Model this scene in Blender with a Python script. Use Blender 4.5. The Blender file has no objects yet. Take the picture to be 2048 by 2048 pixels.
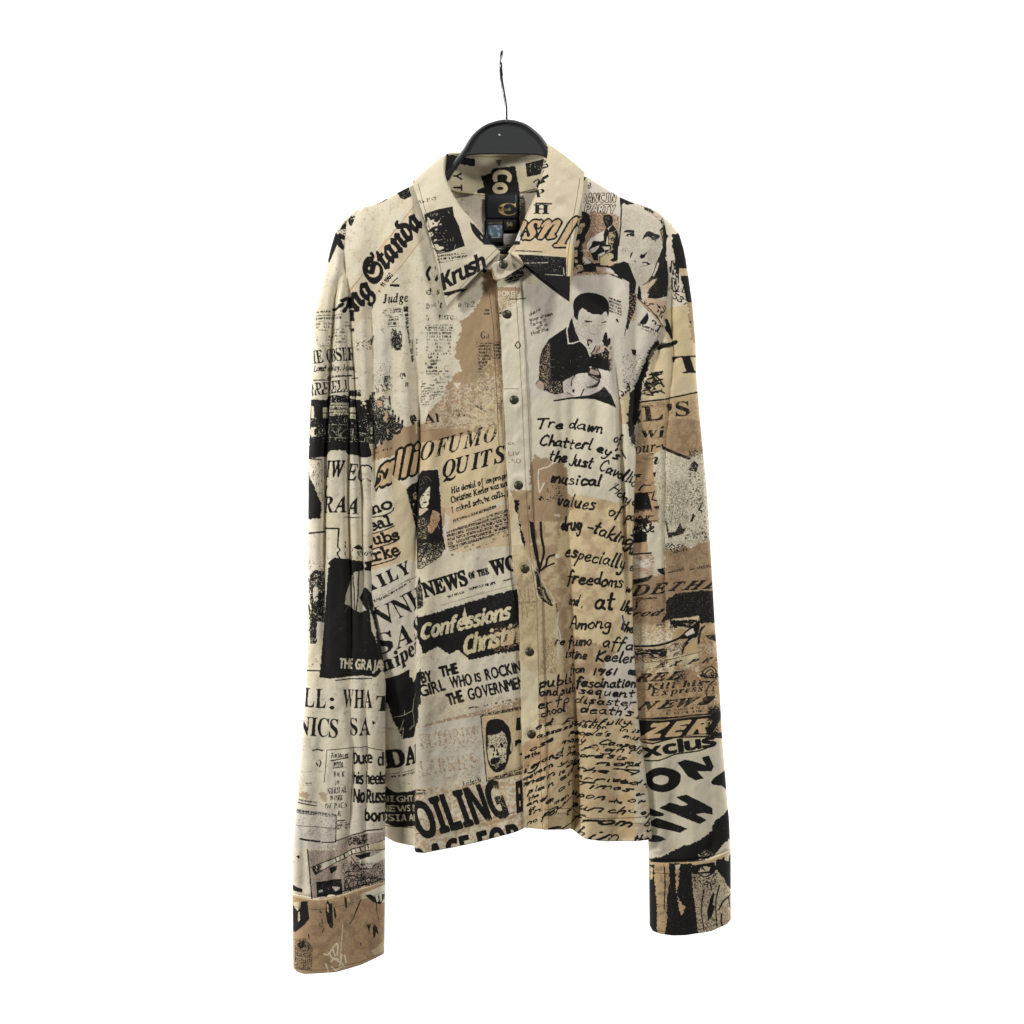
import bpy, math
import numpy as np

# ------------------------------------------------------------------ camera, world, lamps, exposure
scene = bpy.context.scene
S = 0.0006                      # metres per design unit (one design unit = 0.6 mm of cloth)
ZC = 1.35                       # height of the middle of the picture above the floor


def P(x, y, d):
    """design units (x right, y down, d towards the viewer) -> metres"""
    return ((x - 1024.0) * S, -d * S, ZC + (1024.0 - y) * S)


cam_d = bpy.data.cameras.new('camera')
cam = bpy.data.objects.new('camera', cam_d)
scene.collection.objects.link(cam)
CAM_DIST = 3.0
cam.location = (0, -CAM_DIST, ZC)
cam.rotation_euler = (math.radians(90), 0, 0)
cam_d.sensor_width = 36
cam_d.lens = 36 * CAM_DIST / (2048 * S)
cam_d.clip_end = 60
scene.camera = cam

world = bpy.data.worlds.new('World')
scene.world = world
world.use_nodes = True
bg = world.node_tree.nodes['Background']
bg.inputs[0].default_value = (1.0, 0.99, 0.97, 1)
bg.inputs[1].default_value = 0.06


def lamp(name, loc, target, size, power, col=(1, 1, 1), size_y=None):
    l = bpy.data.lights.new(name, 'AREA')
    l.energy = power
    l.color = col
    l.shape = 'RECTANGLE'
    l.size = size
    l.size_y = size_y or size
    o = bpy.data.objects.new(name, l)
    scene.collection.objects.link(o)
    o.location = loc
    v = np.array(target, float) - np.array(loc, float)
    v /= np.linalg.norm(v)
    yaw = math.atan2(-v[0], v[1])
    o.rotation_euler = (math.acos(-v[2]), 0, yaw)
    return o


lamp('ceiling_or_fill_lamp', (-2.3, -1.55, 2.2), (0.0, 0.0, 1.1), 0.40, 61, (1.0, 0.975, 0.94))
lamp('ceiling_or_fill_lamp', (0.85, -1.05, 2.95), (0.05, 0.0, 1.15), 0.30, 22, (1.0, 0.975, 0.94))
lamp('ceiling_or_fill_lamp', (0.6, -2.9, 1.0), (0.05, 0.0, 0.95), 0.8, 3.8, (1.0, 0.975, 0.94))  # low frontal fill, added to lift the darker lower half of the shirt
lamp('backdrop_lamp', (-1.6, 0.35, 2.9), (-0.6, 1.6, 1.2), 1.4, 33, size_y=0.7)  # unseen lamps added behind the shirt to burn the backdrop out to white
lamp('backdrop_lamp', (1.6, 0.35, 2.9), (0.6, 1.6, 1.2), 1.4, 33, size_y=0.7)
lamp('backdrop_lamp', (-1.6, 0.35, 0.15), (-0.6, 1.6, 1.4), 1.4, 30.5, size_y=0.7)
lamp('backdrop_lamp', (1.6, 0.35, 0.15), (0.6, 1.6, 1.4), 1.4, 30.5, size_y=0.7)
scene.view_settings.view_transform = 'Standard'
scene.view_settings.look = 'None'
scene.view_settings.exposure = 0
scene.view_settings.gamma = 1
scene.view_settings.use_curve_mapping = False

rng = np.random.default_rng(7)


# ------------------------------------------------------------------ noise helpers
def vnoise(x, y, seed):
    """smooth value noise in [0,1] at float arrays x, y"""
    r = np.random.default_rng(seed)
    L = r.random((256, 256)).astype(np.float32)
    xi = np.floor(x).astype(int)
    yi = np.floor(y).astype(int)
    fx = (x - xi).astype(np.float32)
    fy = (y - yi).astype(np.float32)
    fx = fx * fx * (3 - 2 * fx)
    fy = fy * fy * (3 - 2 * fy)
    x0, x1, y0, y1 = xi & 255, (xi + 1) & 255, yi & 255, (yi + 1) & 255
    return (L[y0, x0] * (1 - fx) + L[y0, x1] * fx) * (1 - fy) + (L[y1, x0] * (1 - fx) + L[y1, x1] * fx) * fy


def fbm(x, y, seed, octv=4):
    v, a, t = 0, 1.0, 0
    for k in range(octv):
        v = v + a * vnoise(x * 2 ** k + 17.3 * k, y * 2 ** k + 9.1 * k, seed + k)
        t += a
        a *= 0.55
    return v / t


# ------------------------------------------------------------------ glyph outlines from the built-in font
STY = {'serif': (0x1D400, 0x1D41A, 0x1D7CE), 'serifit': (0x1D468, 0x1D482, None), 'it': (0x1D434, 0x1D44E, None),
       'frak': (0x1D56C, 0x1D586, None), 'sans': (0x1D5D4, 0x1D5EE, 0x1D7EC), 'sansit': (0x1D63C, 0x1D656, None),
       'script': (0x1D4D0, 0x1D4EA, None), 'mono': (0x1D670, 0x1D68A, 0x1D7F6), 'reg': (65, 97, 48)}


def styled(c, sty):
    U, L, D = STY[sty]
    if 'A' <= c <= 'Z':
        return chr(U + ord(c) - 65)
    if 'a' <= c <= 'z':
        if sty == 'it' and c == 'h':
            return 'h'
        return chr(L + ord(c) - 97)
    if c.isdigit() and D:
        return chr(D + ord(c) - 48)
    return c


GLY = {}


def load_glyphs(pairs):
    chars = sorted(set(styled(c, s) for s, t in pairs for c in t if c != ' '))
    cu = bpy.data.curves.new('glyphs', 'FONT')
    cu.body = '\n'.join(chars)
    cu.resolution_u = 3
    cu.space_line = 3.0
    ob = bpy.data.objects.new('glyphs', cu)
    scene.collection.objects.link(ob)
    dg = bpy.context.evaluated_depsgraph_get()
    me = ob.evaluated_get(dg).to_mesh()
    V = np.array([v.co[:2] for v in me.vertices])
    ed = {}
    for p in me.polygons:
        vs = list(p.vertices)
        for a, b in zip(vs, vs[1:] + vs[:1]):
            if (b, a) in ed:
                del ed[(b, a)]
            else:
                ed[(a, b)] = 1
    E = np.array(list(ed.keys()))
    mid = (V[E[:, 0], 1] + V[E[:, 1], 1]) / 2
    row = np.round(-(mid - 0.3) / 3.0).astype(int)
    for i, c in enumerate(chars):
        sel = E[row == i]
        if len(sel) == 0:
            continue
        A = V[sel].copy()
        A[:, :, 1] += 3.0 * i
        GLY[c] = A
    ob.evaluated_get(dg).to_mesh_clear()
    bpy.data.objects.remove(ob)
    bpy.data.curves.remove(cu)


# ------------------------------------------------------------------ the printed cloth: a canvas drawn by code
K = 2.0
X0, X1, Y0, Y1 = 500.0, 1560.0, 270.0, 1970.0
W, H = int((X1 - X0) * K), int((Y1 - Y0) * K)
gx, gy = np.meshgrid((np.arange(W) + .5) / K + X0, (np.arange(H) + .5) / K + Y0)
gx = gx.astype(np.float32)
gy = gy.astype(np.float32)
NF = vnoise(gx / 1.1, gy / 1.1, 1)              # fine
NM = fbm(gx / 4.0, gy / 4.0, 5, 3)              # medium
NC = fbm(gx / 45., gy / 45., 11, 4)             # broad


def C(*a):
    return np.array(a, np.float32) / 255.0


CREAM, PALE, YEL, TAN, TAN2 = C(221, 213, 190), C(212, 205, 190), C(213, 198, 163), C(170, 145, 114), C(152, 129, 102)
TANL, INK, WHITE, MAUVE, PINKC = C(196, 177, 144), C(25, 24, 23), C(220, 214, 203), C(176, 154, 138), C(216, 202, 175)
GOLD, GREY, BROWN = C(190, 160, 90), C(150, 143, 135), C(120, 84, 62)
img = np.empty((H, W, 3), np.float32)
img[:] = CREAM
FR = {'A': (800, 80, 4.293), 'B': (650, 350, 4.83), 'C': (1000, 350, 4.83), 'D': (600, 650, 4.83), 'E': (1000, 650, 4.83),
      'G': (600, 1000, 4.83), 'H': (1000, 1000, 4.293), 'I': (580, 1350, 4.293), 'J': (1000, 1350, 5.22), 'K': (1240, 1400, 3.864),
      'L': (560, 1650, 6.0375), 'M': (800, 950, 6.44), 'N': (1250, 650, 4.295), 'O': (1240, 1040, 4.391), 'R': (620, 380, 4.83),
      'Q': (940, 480, 4.6), 'S1': (1235, 390, 9.66), 'S2': (1070, 580, 8.4), 'S3': (805, 940, 9.66), 'S4': (960, 1420, 13.8), 'S5': (1140, 370, 10.17), 'S6': (850, 410, 17.567), 'S7': (1000, 1090, 6.233), '1': (0, 0, 1.0)}
cur = (0, 0, 1.0)
CLIP = None


def fr(n):
    global cur
    cur = FR[n]


def cv(pts):
    p = np.asarray(pts, float)
    return np.stack([(p[..., 0] / cur[2] + cur[0] - X0) * K, (p[..., 1] / cur[2] + cur[1] - Y0) * K], -1)


def pp(s):
    return [tuple(float(v) for v in q.split(',')) for q in s.split()]


def fill(E, w, h, evenodd=False, ss=2):
    """directed edges (n,2,2) in local pixels -> coverage (h,w)"""
    out = np.zeros((h * ss, w * ss), np.float32)
    E = E * ss
    x0, y0, x1, y1 = E[:, 0, 0], E[:, 0, 1], E[:, 1, 0], E[:, 1, 1]
    lo, hi = np.minimum(y0, y1), np.maximum(y0, y1)
    a = max(0, int(lo.min()))
    b = min(h * ss, int(hi.max()) + 1)
    for r in range(a, b):
        yc = r + .5
        k = (lo <= yc) & (hi > yc)
        if not k.any():
            continue
        xs = x0[k] + (yc - y0[k]) / (y1[k] - y0[k]) * (x1[k] - x0[k])
        dr = np.where(y1[k] > y0[k], 1, -1)
        o = np.argsort(xs)
        xs, dr = xs[o], dr[o]
        wn = np.cumsum(dr)
        for i in range(len(xs) - 1):
            if (i % 2 == 0) if evenodd else wn[i] != 0:
                p, q = int(round(xs[i])), int(round(xs[i + 1]))
                if q > p and q > 0:
                    out[r, max(p, 0):q] = 1
    return out.reshape(h, ss, w, ss).mean((1, 3))


def box(m, r=1):
    for ax in (0, 1):
        m = (np.roll(m, r, ax) + m + np.roll(m, -r, ax)) / 3
    return m


def comp(mask, ox, oy, col, rough=1.0, wear=0.0, alpha=1.0, soft=1):
    """lay ink of one colour through a mask; rough edges and worn specks as in screen print"""
    h, w = mask.shape
    a0, b0, a1, b1 = max(0, oy), max(0, ox), min(H, oy + h), min(W, ox + w)
    if a1 <= a0 or b1 <= b0:
        return
    m = mask[a0 - oy:a1 - oy, b0 - ox:b1 - ox]
    sl = (slice(a0, a1), slice(b0, b1))
    for _ in range(soft):
        m = box(m)
    if rough:
        m = m + rough * ((NF[sl] - .5) * .45 + (NM[sl] - .5) * 1.3) * (m > .02)
        m = np.clip((m - .5) * 2.6 + .5, 0, 1)
    if wear:
        m = m * np.clip((NF[sl] * .45 + NM[sl] * .55 - wear) * 9 + .5, 0, 1)
    if CLIP is not None:
        m = m * CLIP[sl]
    m = (m * alpha)[..., None]
    img[sl] = img[sl] * (1 - m) + col * m


def window(p, pad=6):
    x0, y0 = np.floor(p.min(0)).astype(int) - pad
    x1, y1 = np.ceil(p.max(0)).astype(int) + pad
    return x0, y0, max(1, x1 - x0), max(1, y1 - y0)


def spline(p, n=6, closed=False):
    p = np.asarray(p, float)
    if len(p) < 3:
        return p
    q = np.vstack([p[-1:], p, p[:2]]) if closed else np.vstack([2 * p[0] - p[1], p, 2 * p[-1] - p[-2]])
    out = []
    t = np.linspace(0, 1, n, endpoint=False)[:, None]
    for i in range(1, len(q) - 2):
        a, b, c, d = q[i - 1], q[i], q[i + 1], q[i + 2]
        out.append(.5 * (2 * b + (c - a) * t + (2 * a - 5 * b + 4 * c - d) * t * t + (3 * b - a - 3 * c + d) * t ** 3))
    if not closed:
        out.append(p[-1:])
    return np.vstack(out)


def tear(p, amp, step=5.0):
    q = []
    n = len(p)
    for i in range(n):
        a, b = p[i], p[(i + 1) % n]
        L = np.linalg.norm(b - a)
        k = max(1, int(L / step))
        nrm = np.array([-(b - a)[1], (b - a)[0]]) / max(L, 1e-6)
        for j in range(k):
            c = a + (b - a) * j / k
            if j:
                c = c + nrm * rng.normal() * amp
            q.append(c)
    return np.array(q)


def poly(col, s, torn=0, rough=.7, wear=0, alpha=1.0, sm=0):
    p = cv(pp(s) if isinstance(s, str) else s)
    if sm:
        p = spline(p, 6, True)
    if torn:
        p = tear(p, torn * K / 2, 5.0)
    ox, oy, w, h = window(p)
    q = p - (ox, oy)
    comp(fill(np.stack([q, np.roll(q, -1, 0)], 1), w, h, True), ox, oy, col, rough, wear, alpha)


def polymask(s, sm=0):
    p = cv(pp(s) if isinstance(s, str) else s)
    if sm:
        p = spline(p, 6, True)
    ox, oy, w, h = window(p)
    q = p - (ox, oy)
    return fill(np.stack([q, np.roll(q, -1, 0)], 1), w, h, True), ox, oy


def line(col, wd, s, sm=0, rough=.6, wear=0, alpha=1.0, taper=0, dash=None):
    p = cv(pp(s) if isinstance(s, str) else s)
    if sm:
        p = spline(p, 6)
    r = max(.42, wd * K / cur[2] / 2)
    ox, oy, w, h = window(p, int(r) + 5)
    yy, xx = np.mgrid[0:h, 0:w]
    D = np.full((h, w), 1e9, np.float32)
    n = len(p) - 1
    acc = 0.0
    for i in range(n):
        a, b = p[i] - (ox, oy), p[i + 1] - (ox, oy)
        L = np.linalg.norm(b - a)
        acc += L
        if dash and (acc / K) % (dash * 2) > dash:
            continue
        rr = r * (1 - taper * i / max(n, 1))
        x0, x1 = int(max(0, min(a[0], b[0]) - r - 3)), int(min(w, max(a[0], b[0]) + r + 4))
        y0, y1 = int(max(0, min(a[1], b[1]) - r - 3)), int(min(h, max(a[1], b[1]) + r + 4))
        if x1 <= x0 or y1 <= y0:
            continue
        X, Y = xx[y0:y1, x0:x1] + .5, yy[y0:y1, x0:x1] + .5
        v = b - a
        t = np.clip(((X - a[0]) * v[0] + (Y - a[1]) * v[1]) / max(L * L, 1e-6), 0, 1)
        D[y0:y1, x0:x1] = np.minimum(D[y0:y1, x0:x1], np.hypot(X - a[0] - v[0] * t, Y - a[1] - v[1] * t) - rr)
    comp(np.clip(.5 - D, 0, 1).astype(np.float32), ox, oy, col, rough if r > 1.2 else 0, wear, alpha, 1 if r > 1.2 else 0)


def edges_of(s, sty, track=.06):
    x, out = 0.0, []
    for c in s:
        if c == ' ':
            x += .28
            continue
        g = GLY.get(styled(c, sty))
        if g is None:
            continue
        a = g.copy()
        mn, mx = a[..., 0].min(), a[..., 0].max()
        a[..., 0] += x - mn
        out.append(a)
        x += mx - mn + track
    return np.concatenate(out), x - track


TXT = []


def txt(s, sty, x0, y0, x1, y1, h, col=INK, bold=0, rough=.8, wear=0.0, up=None, track=.06, alpha=1.0, bend=0, outline=None):
    """set words on the baseline (x0,y0)-(x1,y1); h = height of a capital; up = direction of the stems"""
    TXT.append((sty, s))
    if not GLY:
        return
    E, wd = edges_of(s, sty, track)
    a, b = np.array([x0, y0], float), np.array([x1, y1], float)
    u = b - a
    L = np.linalg.norm(u)
    if up is None:
        n = np.array([u[1], -u[0]]) / L
    else:
        n = np.array(up, float)
        n = n / np.linalg.norm(n)
    cap = .70
    t = E[..., 0:1] / wd
    p = a + t * u + (E[..., 1:2] / cap) * h * n + bend * 4 * t * (1 - t) * np.array([u[1], -u[0]]) / L
    p = cv(p)
    r = bold * K / cur[2]
    ox, oy, w, hh = window(p.reshape(-1, 2), 8 + int(r + (outline[1] * K / cur[2] if outline else 0)))
    m = fill(p - (ox, oy), w, hh)

    def dil(m, r):
        while r > .3:
            s1 = 1
            f = min(r, 1.0)
            mm = m
            for dx, dy in ((1, 0), (-1, 0), (0, 1), (0, -1)):
                mm = np.maximum(mm, np.roll(np.roll(m, dx, 1), dy, 0))
            m = m * (1 - f) + mm * f
            r -= 1
        return m
    m = dil(m, r)
    if outline:
        comp(dil(m, outline[1] * K / cur[2]), ox, oy, outline[0], rough * .5)
    comp(m, ox, oy, col, rough, wear, alpha, 1)


def micro(s, ang, sp, col=INK, dens=.62, wlen=9., fillr=.55, alpha=.9, seed=3, fade=None):
    """columns of tiny unreadable newsprint inside a polygon; sp = line spacing in frame units"""
    m, ox, oy = polymask(s)
    h, w = m.shape
    yy, xx = np.mgrid[0:h, 0:w].astype(np.float32)
    c, sn = math.cos(math.radians(ang)), math.sin(math.radians(ang))
    X, Y = (xx * c + yy * sn), (-xx * sn + yy * c)
    s1 = sp * K / cur[2]
    ln = np.floor(Y / s1)
    ph = Y / s1 - ln
    word = vnoise(X / (wlen * K / 2) + ln * 7.7, ln * 1.0 + .5, seed) > (1 - dens) * .9
    let = vnoise(X / 1.5 + ln * 31, Y / (s1 * .3), seed + 1)
    band = np.clip((fillr - np.abs(ph - .5) * 2 + .25) * 3, 0, 1)
    k = m * band * word * np.clip((let - .36) * 6, 0, 1)
    if fade is not None:
        k = k * np.clip((vnoise(xx / (14 * K), yy / (14 * K), seed + 9) - fade) * 5 + .5, 0, 1)
    comp(k.astype(np.float32), ox, oy, col, 0, 0, alpha, 0)


def speck(s, col, thr, sc=2.0, an=1.0, ang=0, sm=0, seed=21, grad=None, alpha=1.0, edge=1.0):
    """mottled ink inside a polygon (worn photograph tones); grad=(dx,dy) drifts the threshold across it"""
    m, ox, oy = polymask(s, sm)
    for _ in range(3):
        m = box(m, 2)
    h, w = m.shape
    yy, xx = np.mgrid[0:h, 0:w].astype(np.float32)
    c, sn = math.cos(math.radians(ang)), math.sin(math.radians(ang))
    X, Y = (xx * c + yy * sn), (-xx * sn + yy * c)
    n = fbm(X / (sc * K) / an, Y / (sc * K), seed, 3)
    t = thr
    if grad:
        t = thr + grad[0] * (xx / w - .5) + grad[1] * (yy / h - .5)
    k = np.clip((n - t) * (14 if sc < 5 else 4.5) + .5, 0, 1) * np.clip(m * 1.6 + (NM[:1, :1] - .5), 0, 1)
    comp(k.astype(np.float32), ox, oy, col, 0, 0, alpha, 0)


def clip(s):
    global CLIP
    if s is None:
        CLIP = None
        return
    old = globals()['cur']
    globals()['cur'] = FR['1']
    m, ox, oy = polymask(s)
    globals()['cur'] = old
    CLIP = np.zeros((H, W), np.float32)
    h, w = m.shape
    a0, b0, a1, b1 = max(0, oy), max(0, ox), min(H, oy + h), min(W, ox + w)
    CLIP[a0:a1, b0:b1] = m[a0 - oy:a1 - oy, b0 - ox:b1 - ox]


# a felt-pen hand: strokes per letter, x in letter widths, y up, x-height 1
HW = {'a': '.9,.8 .5,1 .1,.6 .2,.1 .6,.1 .85,.6 .9,.9;.88,.9 .9,.3 1.1,.05', 'b': '.2,2 .15,.1;.15,.7 .5,1 .85,.6 .6,.1 .15,.1',
      'c': '.9,.8 .6,1 .2,.7 .15,.3 .5,0 .95,.2', 'd': '.85,.8 .4,.95 .1,.5 .3,.05 .7,.2 .85,.8;.9,1.9 .85,.6 1,0',
      'e': '.1,.5 .8,.6 .7,1 .3,.9 .1,.4 .4,0 .95,.15', 'f': '.8,1.8 .5,2 .35,1.4 .3,-.6;.05,.9 .75,1',
      'g': '.85,.8 .4,1 .1,.6 .35,.15 .8,.5 .85,.9;.85,.8 .85,-.6 .4,-.9 .1,-.6', 'h': '.15,2 .12,0;.12,.6 .5,1 .75,.8 .8,0',
      'i': '.2,1 .2,.05 .4,0;.22,1.45 .25,1.5', 'j': '.4,1 .4,-.5 .1,-.8;.42,1.45 .45,1.5', 'k': '.15,2 .12,0;.8,1 .15,.45 .85,0',
      'l': '.2,2 .18,.2 .4,0', 'm': '.1,1 .1,0;.1,.7 .4,1 .55,.7 .55,0;.55,.7 .9,1 1.1,.7 1.15,0', 'n': '.1,1 .1,0;.1,.6 .5,1 .75,.7 .8,0 1,.05',
      'o': '.5,1 .1,.6 .25,.05 .7,.05 .9,.6 .55,1 .4,.95', 'p': '.15,1 .1,-.9;.12,.8 .6,1 .85,.6 .5,.1 .12,.2', 'q': '.85,.9 .4,1 .1,.5 .4,.05 .8,.4;.85,.9 .85,-.9 1.05,-.7',
      'r': '.12,1 .12,0;.12,.6 .4,.95 .75,.9', 's': '.8,.9 .4,1 .2,.75 .7,.35 .6,.05 .1,.05', 't': '.3,1.7 .3,.2 .6,0;.0,1.05 .75,1.1',
      'u': '.12,1 .15,.2 .5,0 .8,.4 .82,1;.82,1 .85,.1 1,0', 'v': '.1,1 .4,.0 .8,1', 'w': '.1,1 .25,.05 .55,.8 .75,.05 1.1,1', 'x': '.1,1 .8,0;.8,1 .1,0',
      'y': '.1,1 .3,.2 .7,.3 .85,1;.85,1 .7,-.6 .3,-.9 .1,-.7', 'z': '.1,1 .8,1 .1,0 .85,0', 'C': '1.3,1.7 .8,2 .2,1.3 .2,.4 .7,0 1.3,.3',
      'T': '0,1.9 1.4,2;.7,1.95 .65,0', 'H': '.1,2 .1,0;1,2 1,0;.1,1 1,1.05', 'A': '0,0 .6,2 1.1,0;.25,.75 .95,.8', 'K': '.15,2 .1,0;1.1,2 .15,.9 1.2,0',
      'F': '.2,2 .15,0;.2,2 1.1,2;.2,1.1 .8,1.1', 'J': '.7,2 .7,.2 .4,-.1 .05,.1', 'M': '.1,0 .1,1.9 .6,.7 1.1,1.9 1.15,0', 'I': '.2,2 .2,0', 'G': '1.2,1.7 .7,2 .2,1.2 .3,.3 .8,0 1.2,.4 1.2,.9 .8,.9', "'": '.2,2 .15,1.5', '-': '.05,.6 .75,.65',
      ',': '.2,.1 .1,-.3', '.': '.15,.05 .2,.0', '1': '.2,1.4 .2,0', '9': '.7,1.2 .3,1.4 .15,1 .5,.8 .75,1.2 .6,0', '6': '.6,1.4 .2,.6 .4,0 .7,.4 .25,.6',
      '/': '.1,-.2 .6,2'}


def hand(s, x0, y0, x1, y1, h, wd, col=INK, jit=.075, slant=.2, bend=0):
    """pen writing; h = x-height in frame units"""
    adv = [.45 if c == ' ' else max(v[0] for st in HW[c].split(';') for v in pp(st)) + .25 for c in s]
    tot = sum(adv)
    a, b = np.array([x0, y0], float), np.array([x1, y1], float)
    u = b - a
    L = np.linalg.norm(u)
    n = np.array([u[1], -u[0]]) / L
    x = 0.0
    for c, ad in zip(s, adv):
        if c != ' ':
            dy = rng.normal() * jit
            for st in HW[c].split(';'):
                q = np.array(pp(st))
                q = q + rng.normal(size=q.shape) * jit * .6
                t = (q[:, 0] + x + q[:, 1] * slant) / tot
                pts = a + t[:, None] * u + ((q[:, 1] + dy) * h)[:, None] * n + (bend * 4 * t * (1 - t))[:, None] * n
                line(col, wd * (.66 + .52 * rng.random()), pts, sm=1, rough=.8)
        x += ad


def scribble(s, wd, n, col=INK, seed=0, amp=1.0):
    """loose pen or drawing marks inside the bounding box of s"""
    p = np.array(pp(s))
    lo, hi = p.min(0), p.max(0)
    r = np.random.default_rng(seed)
    for _ in range(n):
        c = lo + (hi - lo) * r.random(2)
        k = r.integers(3, 6)
        q = c + np.cumsum(r.normal(size=(k, 2)) * (hi - lo) * .13 * amp, 0)
        q = np.clip(q, lo, hi)
        line(col, wd * (.6 + .8 * r.random()), q, sm=1)


def draw_print():
    # ---------------------------------------------------------------- ground tone of the cloth
    fr('1')
    if GLY:
        t = np.clip((NC - .52) * 3.2, -1, 1)[..., None]
        img[:] = CREAM + np.where(t > 0, (YEL - CREAM) * t * .45, (PALE - CREAM) * -t * .6)
        img[:] *= (1 + (NF - .5) * .05)[..., None]
        # age: foxing, dust and faint drag marks of the print
        n1 = fbm(gx / 9, gy / 9, 201, 4)
        n2 = fbm(gx / 2.2, gy / 2.6, 207, 2)
        k = (np.clip((n1 - .56) * 5, 0, 1) * np.clip((n2 - .50) * 8, 0, 1))[..., None]
        img[:] = img * (1 - k * .30) + C(140, 112, 84) * k * .30
        n3 = fbm(gx / 1.4, gy / 22, 211, 3)
        k = (np.clip((n3 - .60) * 6, 0, 1) * np.clip((n1 - .5) * 6, 0, 1))[..., None]
        img[:] = img * (1 - k * .22) + C(150, 130, 104) * k * .22
        n4 = vnoise(gx / 1.6, gy / 1.6, 215)
        k = (np.clip((n4 - .93) * 18, 0, 1) * np.clip((n1 - .42) * 5, 0, 1))[..., None]
        img[:] = img * (1 - k * .7) + C(70, 56, 46) * k * .7
    LSB = "704,300 704,432 714,442 692,473 686,504 697,560 706,620 709,681 716,733 728,799 743,849 743,1062 735,1135 735,1186 745,1238 761,1321 769,1370 769,1650 769,1786"
    RSB = "1323,300 1323,433 1336,474 1333,560 1329,640 1305,700 1266,774 1262,836 1270,909 1267,1000 1263,1186 1265,1268 1271,1361 1277,1450 1289,1542 1297,1620 1301,1680 1301,1723"
    rev = lambda s: ' '.join(reversed(s.split()))
    # ================================================================= left sleeve
    clip("480,300 " + LSB + " 480,1800")
    fr('R')
    poly(INK, "400,255 455,300 420,350 370,385 300,385 340,320", wear=.3)
    poly(INK, "260,430 320,440 360,470 352,500 300,480 330,560 315,592 270,540 240,620 200,712 188,700 210,560 240,470", wear=.15)
    speck("240,380 400,380 380,440 240,460", INK, .6)
    line(INK, 34, "325,1085 370,1060 380,1100 335,1185", sm=1)
    line(INK, 26, "215,1165 270,1160 325,1115", sm=1)
    micro("60,1178 190,1170 190,1204 60,1206", -4, 26, wlen=6)
    micro("55,1222 320,1212 320,1256 55,1264", -3, 44, dens=.8, wlen=6)
    micro("60,1276 400,1276 410,1520 55,1520", -3, 31, dens=.55, alpha=.62, fade=.4)
    micro("60,1520 200,1520 200,1545 60,1545", 0, 30, dens=.4, alpha=.5)
    txt("IE OBSER", 'serif', 30, 1686, 445, 1648, 128, track=.03)
    txt("Lond n. May. January", 'it', 34, 1762, 490, 1745, 58, bold=2, wear=.25)
    micro("150,1800 420,1785 420,1812 150,1822", -3, 28, dens=.5)
    poly(PINKC, "100,1050 150,1080 95,1105", alpha=.7)
    fr('D')
    line(INK, 9, "128,542 300,536")
    line(INK, 9, "250,522 500,494")
    line(INK, 8, "508,522 580,520")
    txt("AREVELL", 'serif', 95, 692, 492, 650, 122, track=.02)
    txt("nus", 'script', 505, 695, 625, 690, 130, bold=4)
    poly(INK, "90,725 230,732 300,690 500,688 510,722 600,730 690,900 720,1290 600,1260 500,1250 470,1215 340,1212 280,1270 80,1290", torn=1.5)
    for q in ("225,800 292,800 292,850 225,852", "225,858 292,858 292,900 225,906", "310,755 495,755 495,812 310,815", "310,822 495,822 495,872 310,885",
              "505,800 575,800 575,850 505,848", "505,858 575,858 570,915 505,905", "118,780 150,792 156,905 118,905", "100,990 155,992 152,1080 100,1086"):
        poly(C(206, 198, 170), q, wear=.25)
    micro("312,757 490,757 490,812 312,812", 0, 26, dens=.8)
    micro("312,825 490,825 490,878 312,878", 0, 26, dens=.7)
    for q in ("305,968 500,968 500,1098 312,1090 305,968", "320,980 405,1085", "405,972 405,1090", "410,1080 490,980", "500,1010 552,1010 555,1130 512,1132",
              "610,1040 682,1050 680,1132 615,1122 610,1040", "190,1000 195,1070", "215,1000 218,1075", "245,1000 248,1075", "520,1100 545,1060"):
        line(C(170, 162, 140), 6, q, wear=.35)
    speck("300,690 500,690 510,740 300,745", CREAM, .66)
    speck("100,900 690,900 700,1130 100,1130", CREAM, .73)
    txt("IW", 'it', 280, 1468, 468, 1462, 152, bold=5)
    txt("EC", 'it', 498, 1496, 690, 1515, 160, bold=3)
    txt("RA", 'it', 245, 1812, 462, 1806, 152, bold=4)
    txt("A", 'it', 490, 1822, 600, 1824, 150, bold=4)
    line(INK, 22, "285,1560 262,1600 258,1640 280,1665", sm=1)
    poly(INK, "80,1410 105,1480 150,1560 190,1690 206,1720 202,1862 80,1872", torn=2)
    line(INK, 12, "90,1290 200,1302")
    line(INK, 5, "210,1300 212,1700", wear=.4)
    speck("100,1300 210,1320 205,1700 150,1560", INK, .68, an=.4)
    fr('G')
    line(INK, 14, "88,322 250,305")
    line(INK, 15, "255,272 405,276 398,420 392,560", wear=.1)
    line(INK, 6, "450,165 620,172", wear=.3)
    line(INK, 7, "462,400 455,570", wear=.3)
    line(INK, 7, "545,430 530,600")
    poly(INK, "560,460 610,430 640,450 625,480 570,475", wear=.2)
    txt("Po", 'serif', 600, 550, 665, 530, 60)
    poly(INK, "110,720 160,672 232,690 222,800 252,950 240,1180 200,1250 170,1380 115,1380 110,1180 130,1000 100,880", wear=.4)
    poly(C(206, 198, 180), "150,830 180,840 190,960 150,980 135,900", wear=.3)
    scribble("95,760 240,1320", 9, 34, INK, 4)
    poly(PALE, "180,1170 245,1180 215,1330 170,1340")
    speck("85,600 230,560 230,680 100,720", BROWN, .68)
    poly(INK, "305,600 340,555 480,568 640,590 655,820 700,1250 790,1500 800,1640 740,1700 600,1682 300,1712 203,1702 240,1200 280,820", torn=1)
    poly(C(188, 181, 160), "500,770 560,690 660,672 665,850 590,940 660,1060 590,1085 520,1040 440,1002 450,900")
    for q in ("512,715 510,1030", "545,698 548,1050", "592,685 560,1070"):
        line(INK, 9, q)
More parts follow.
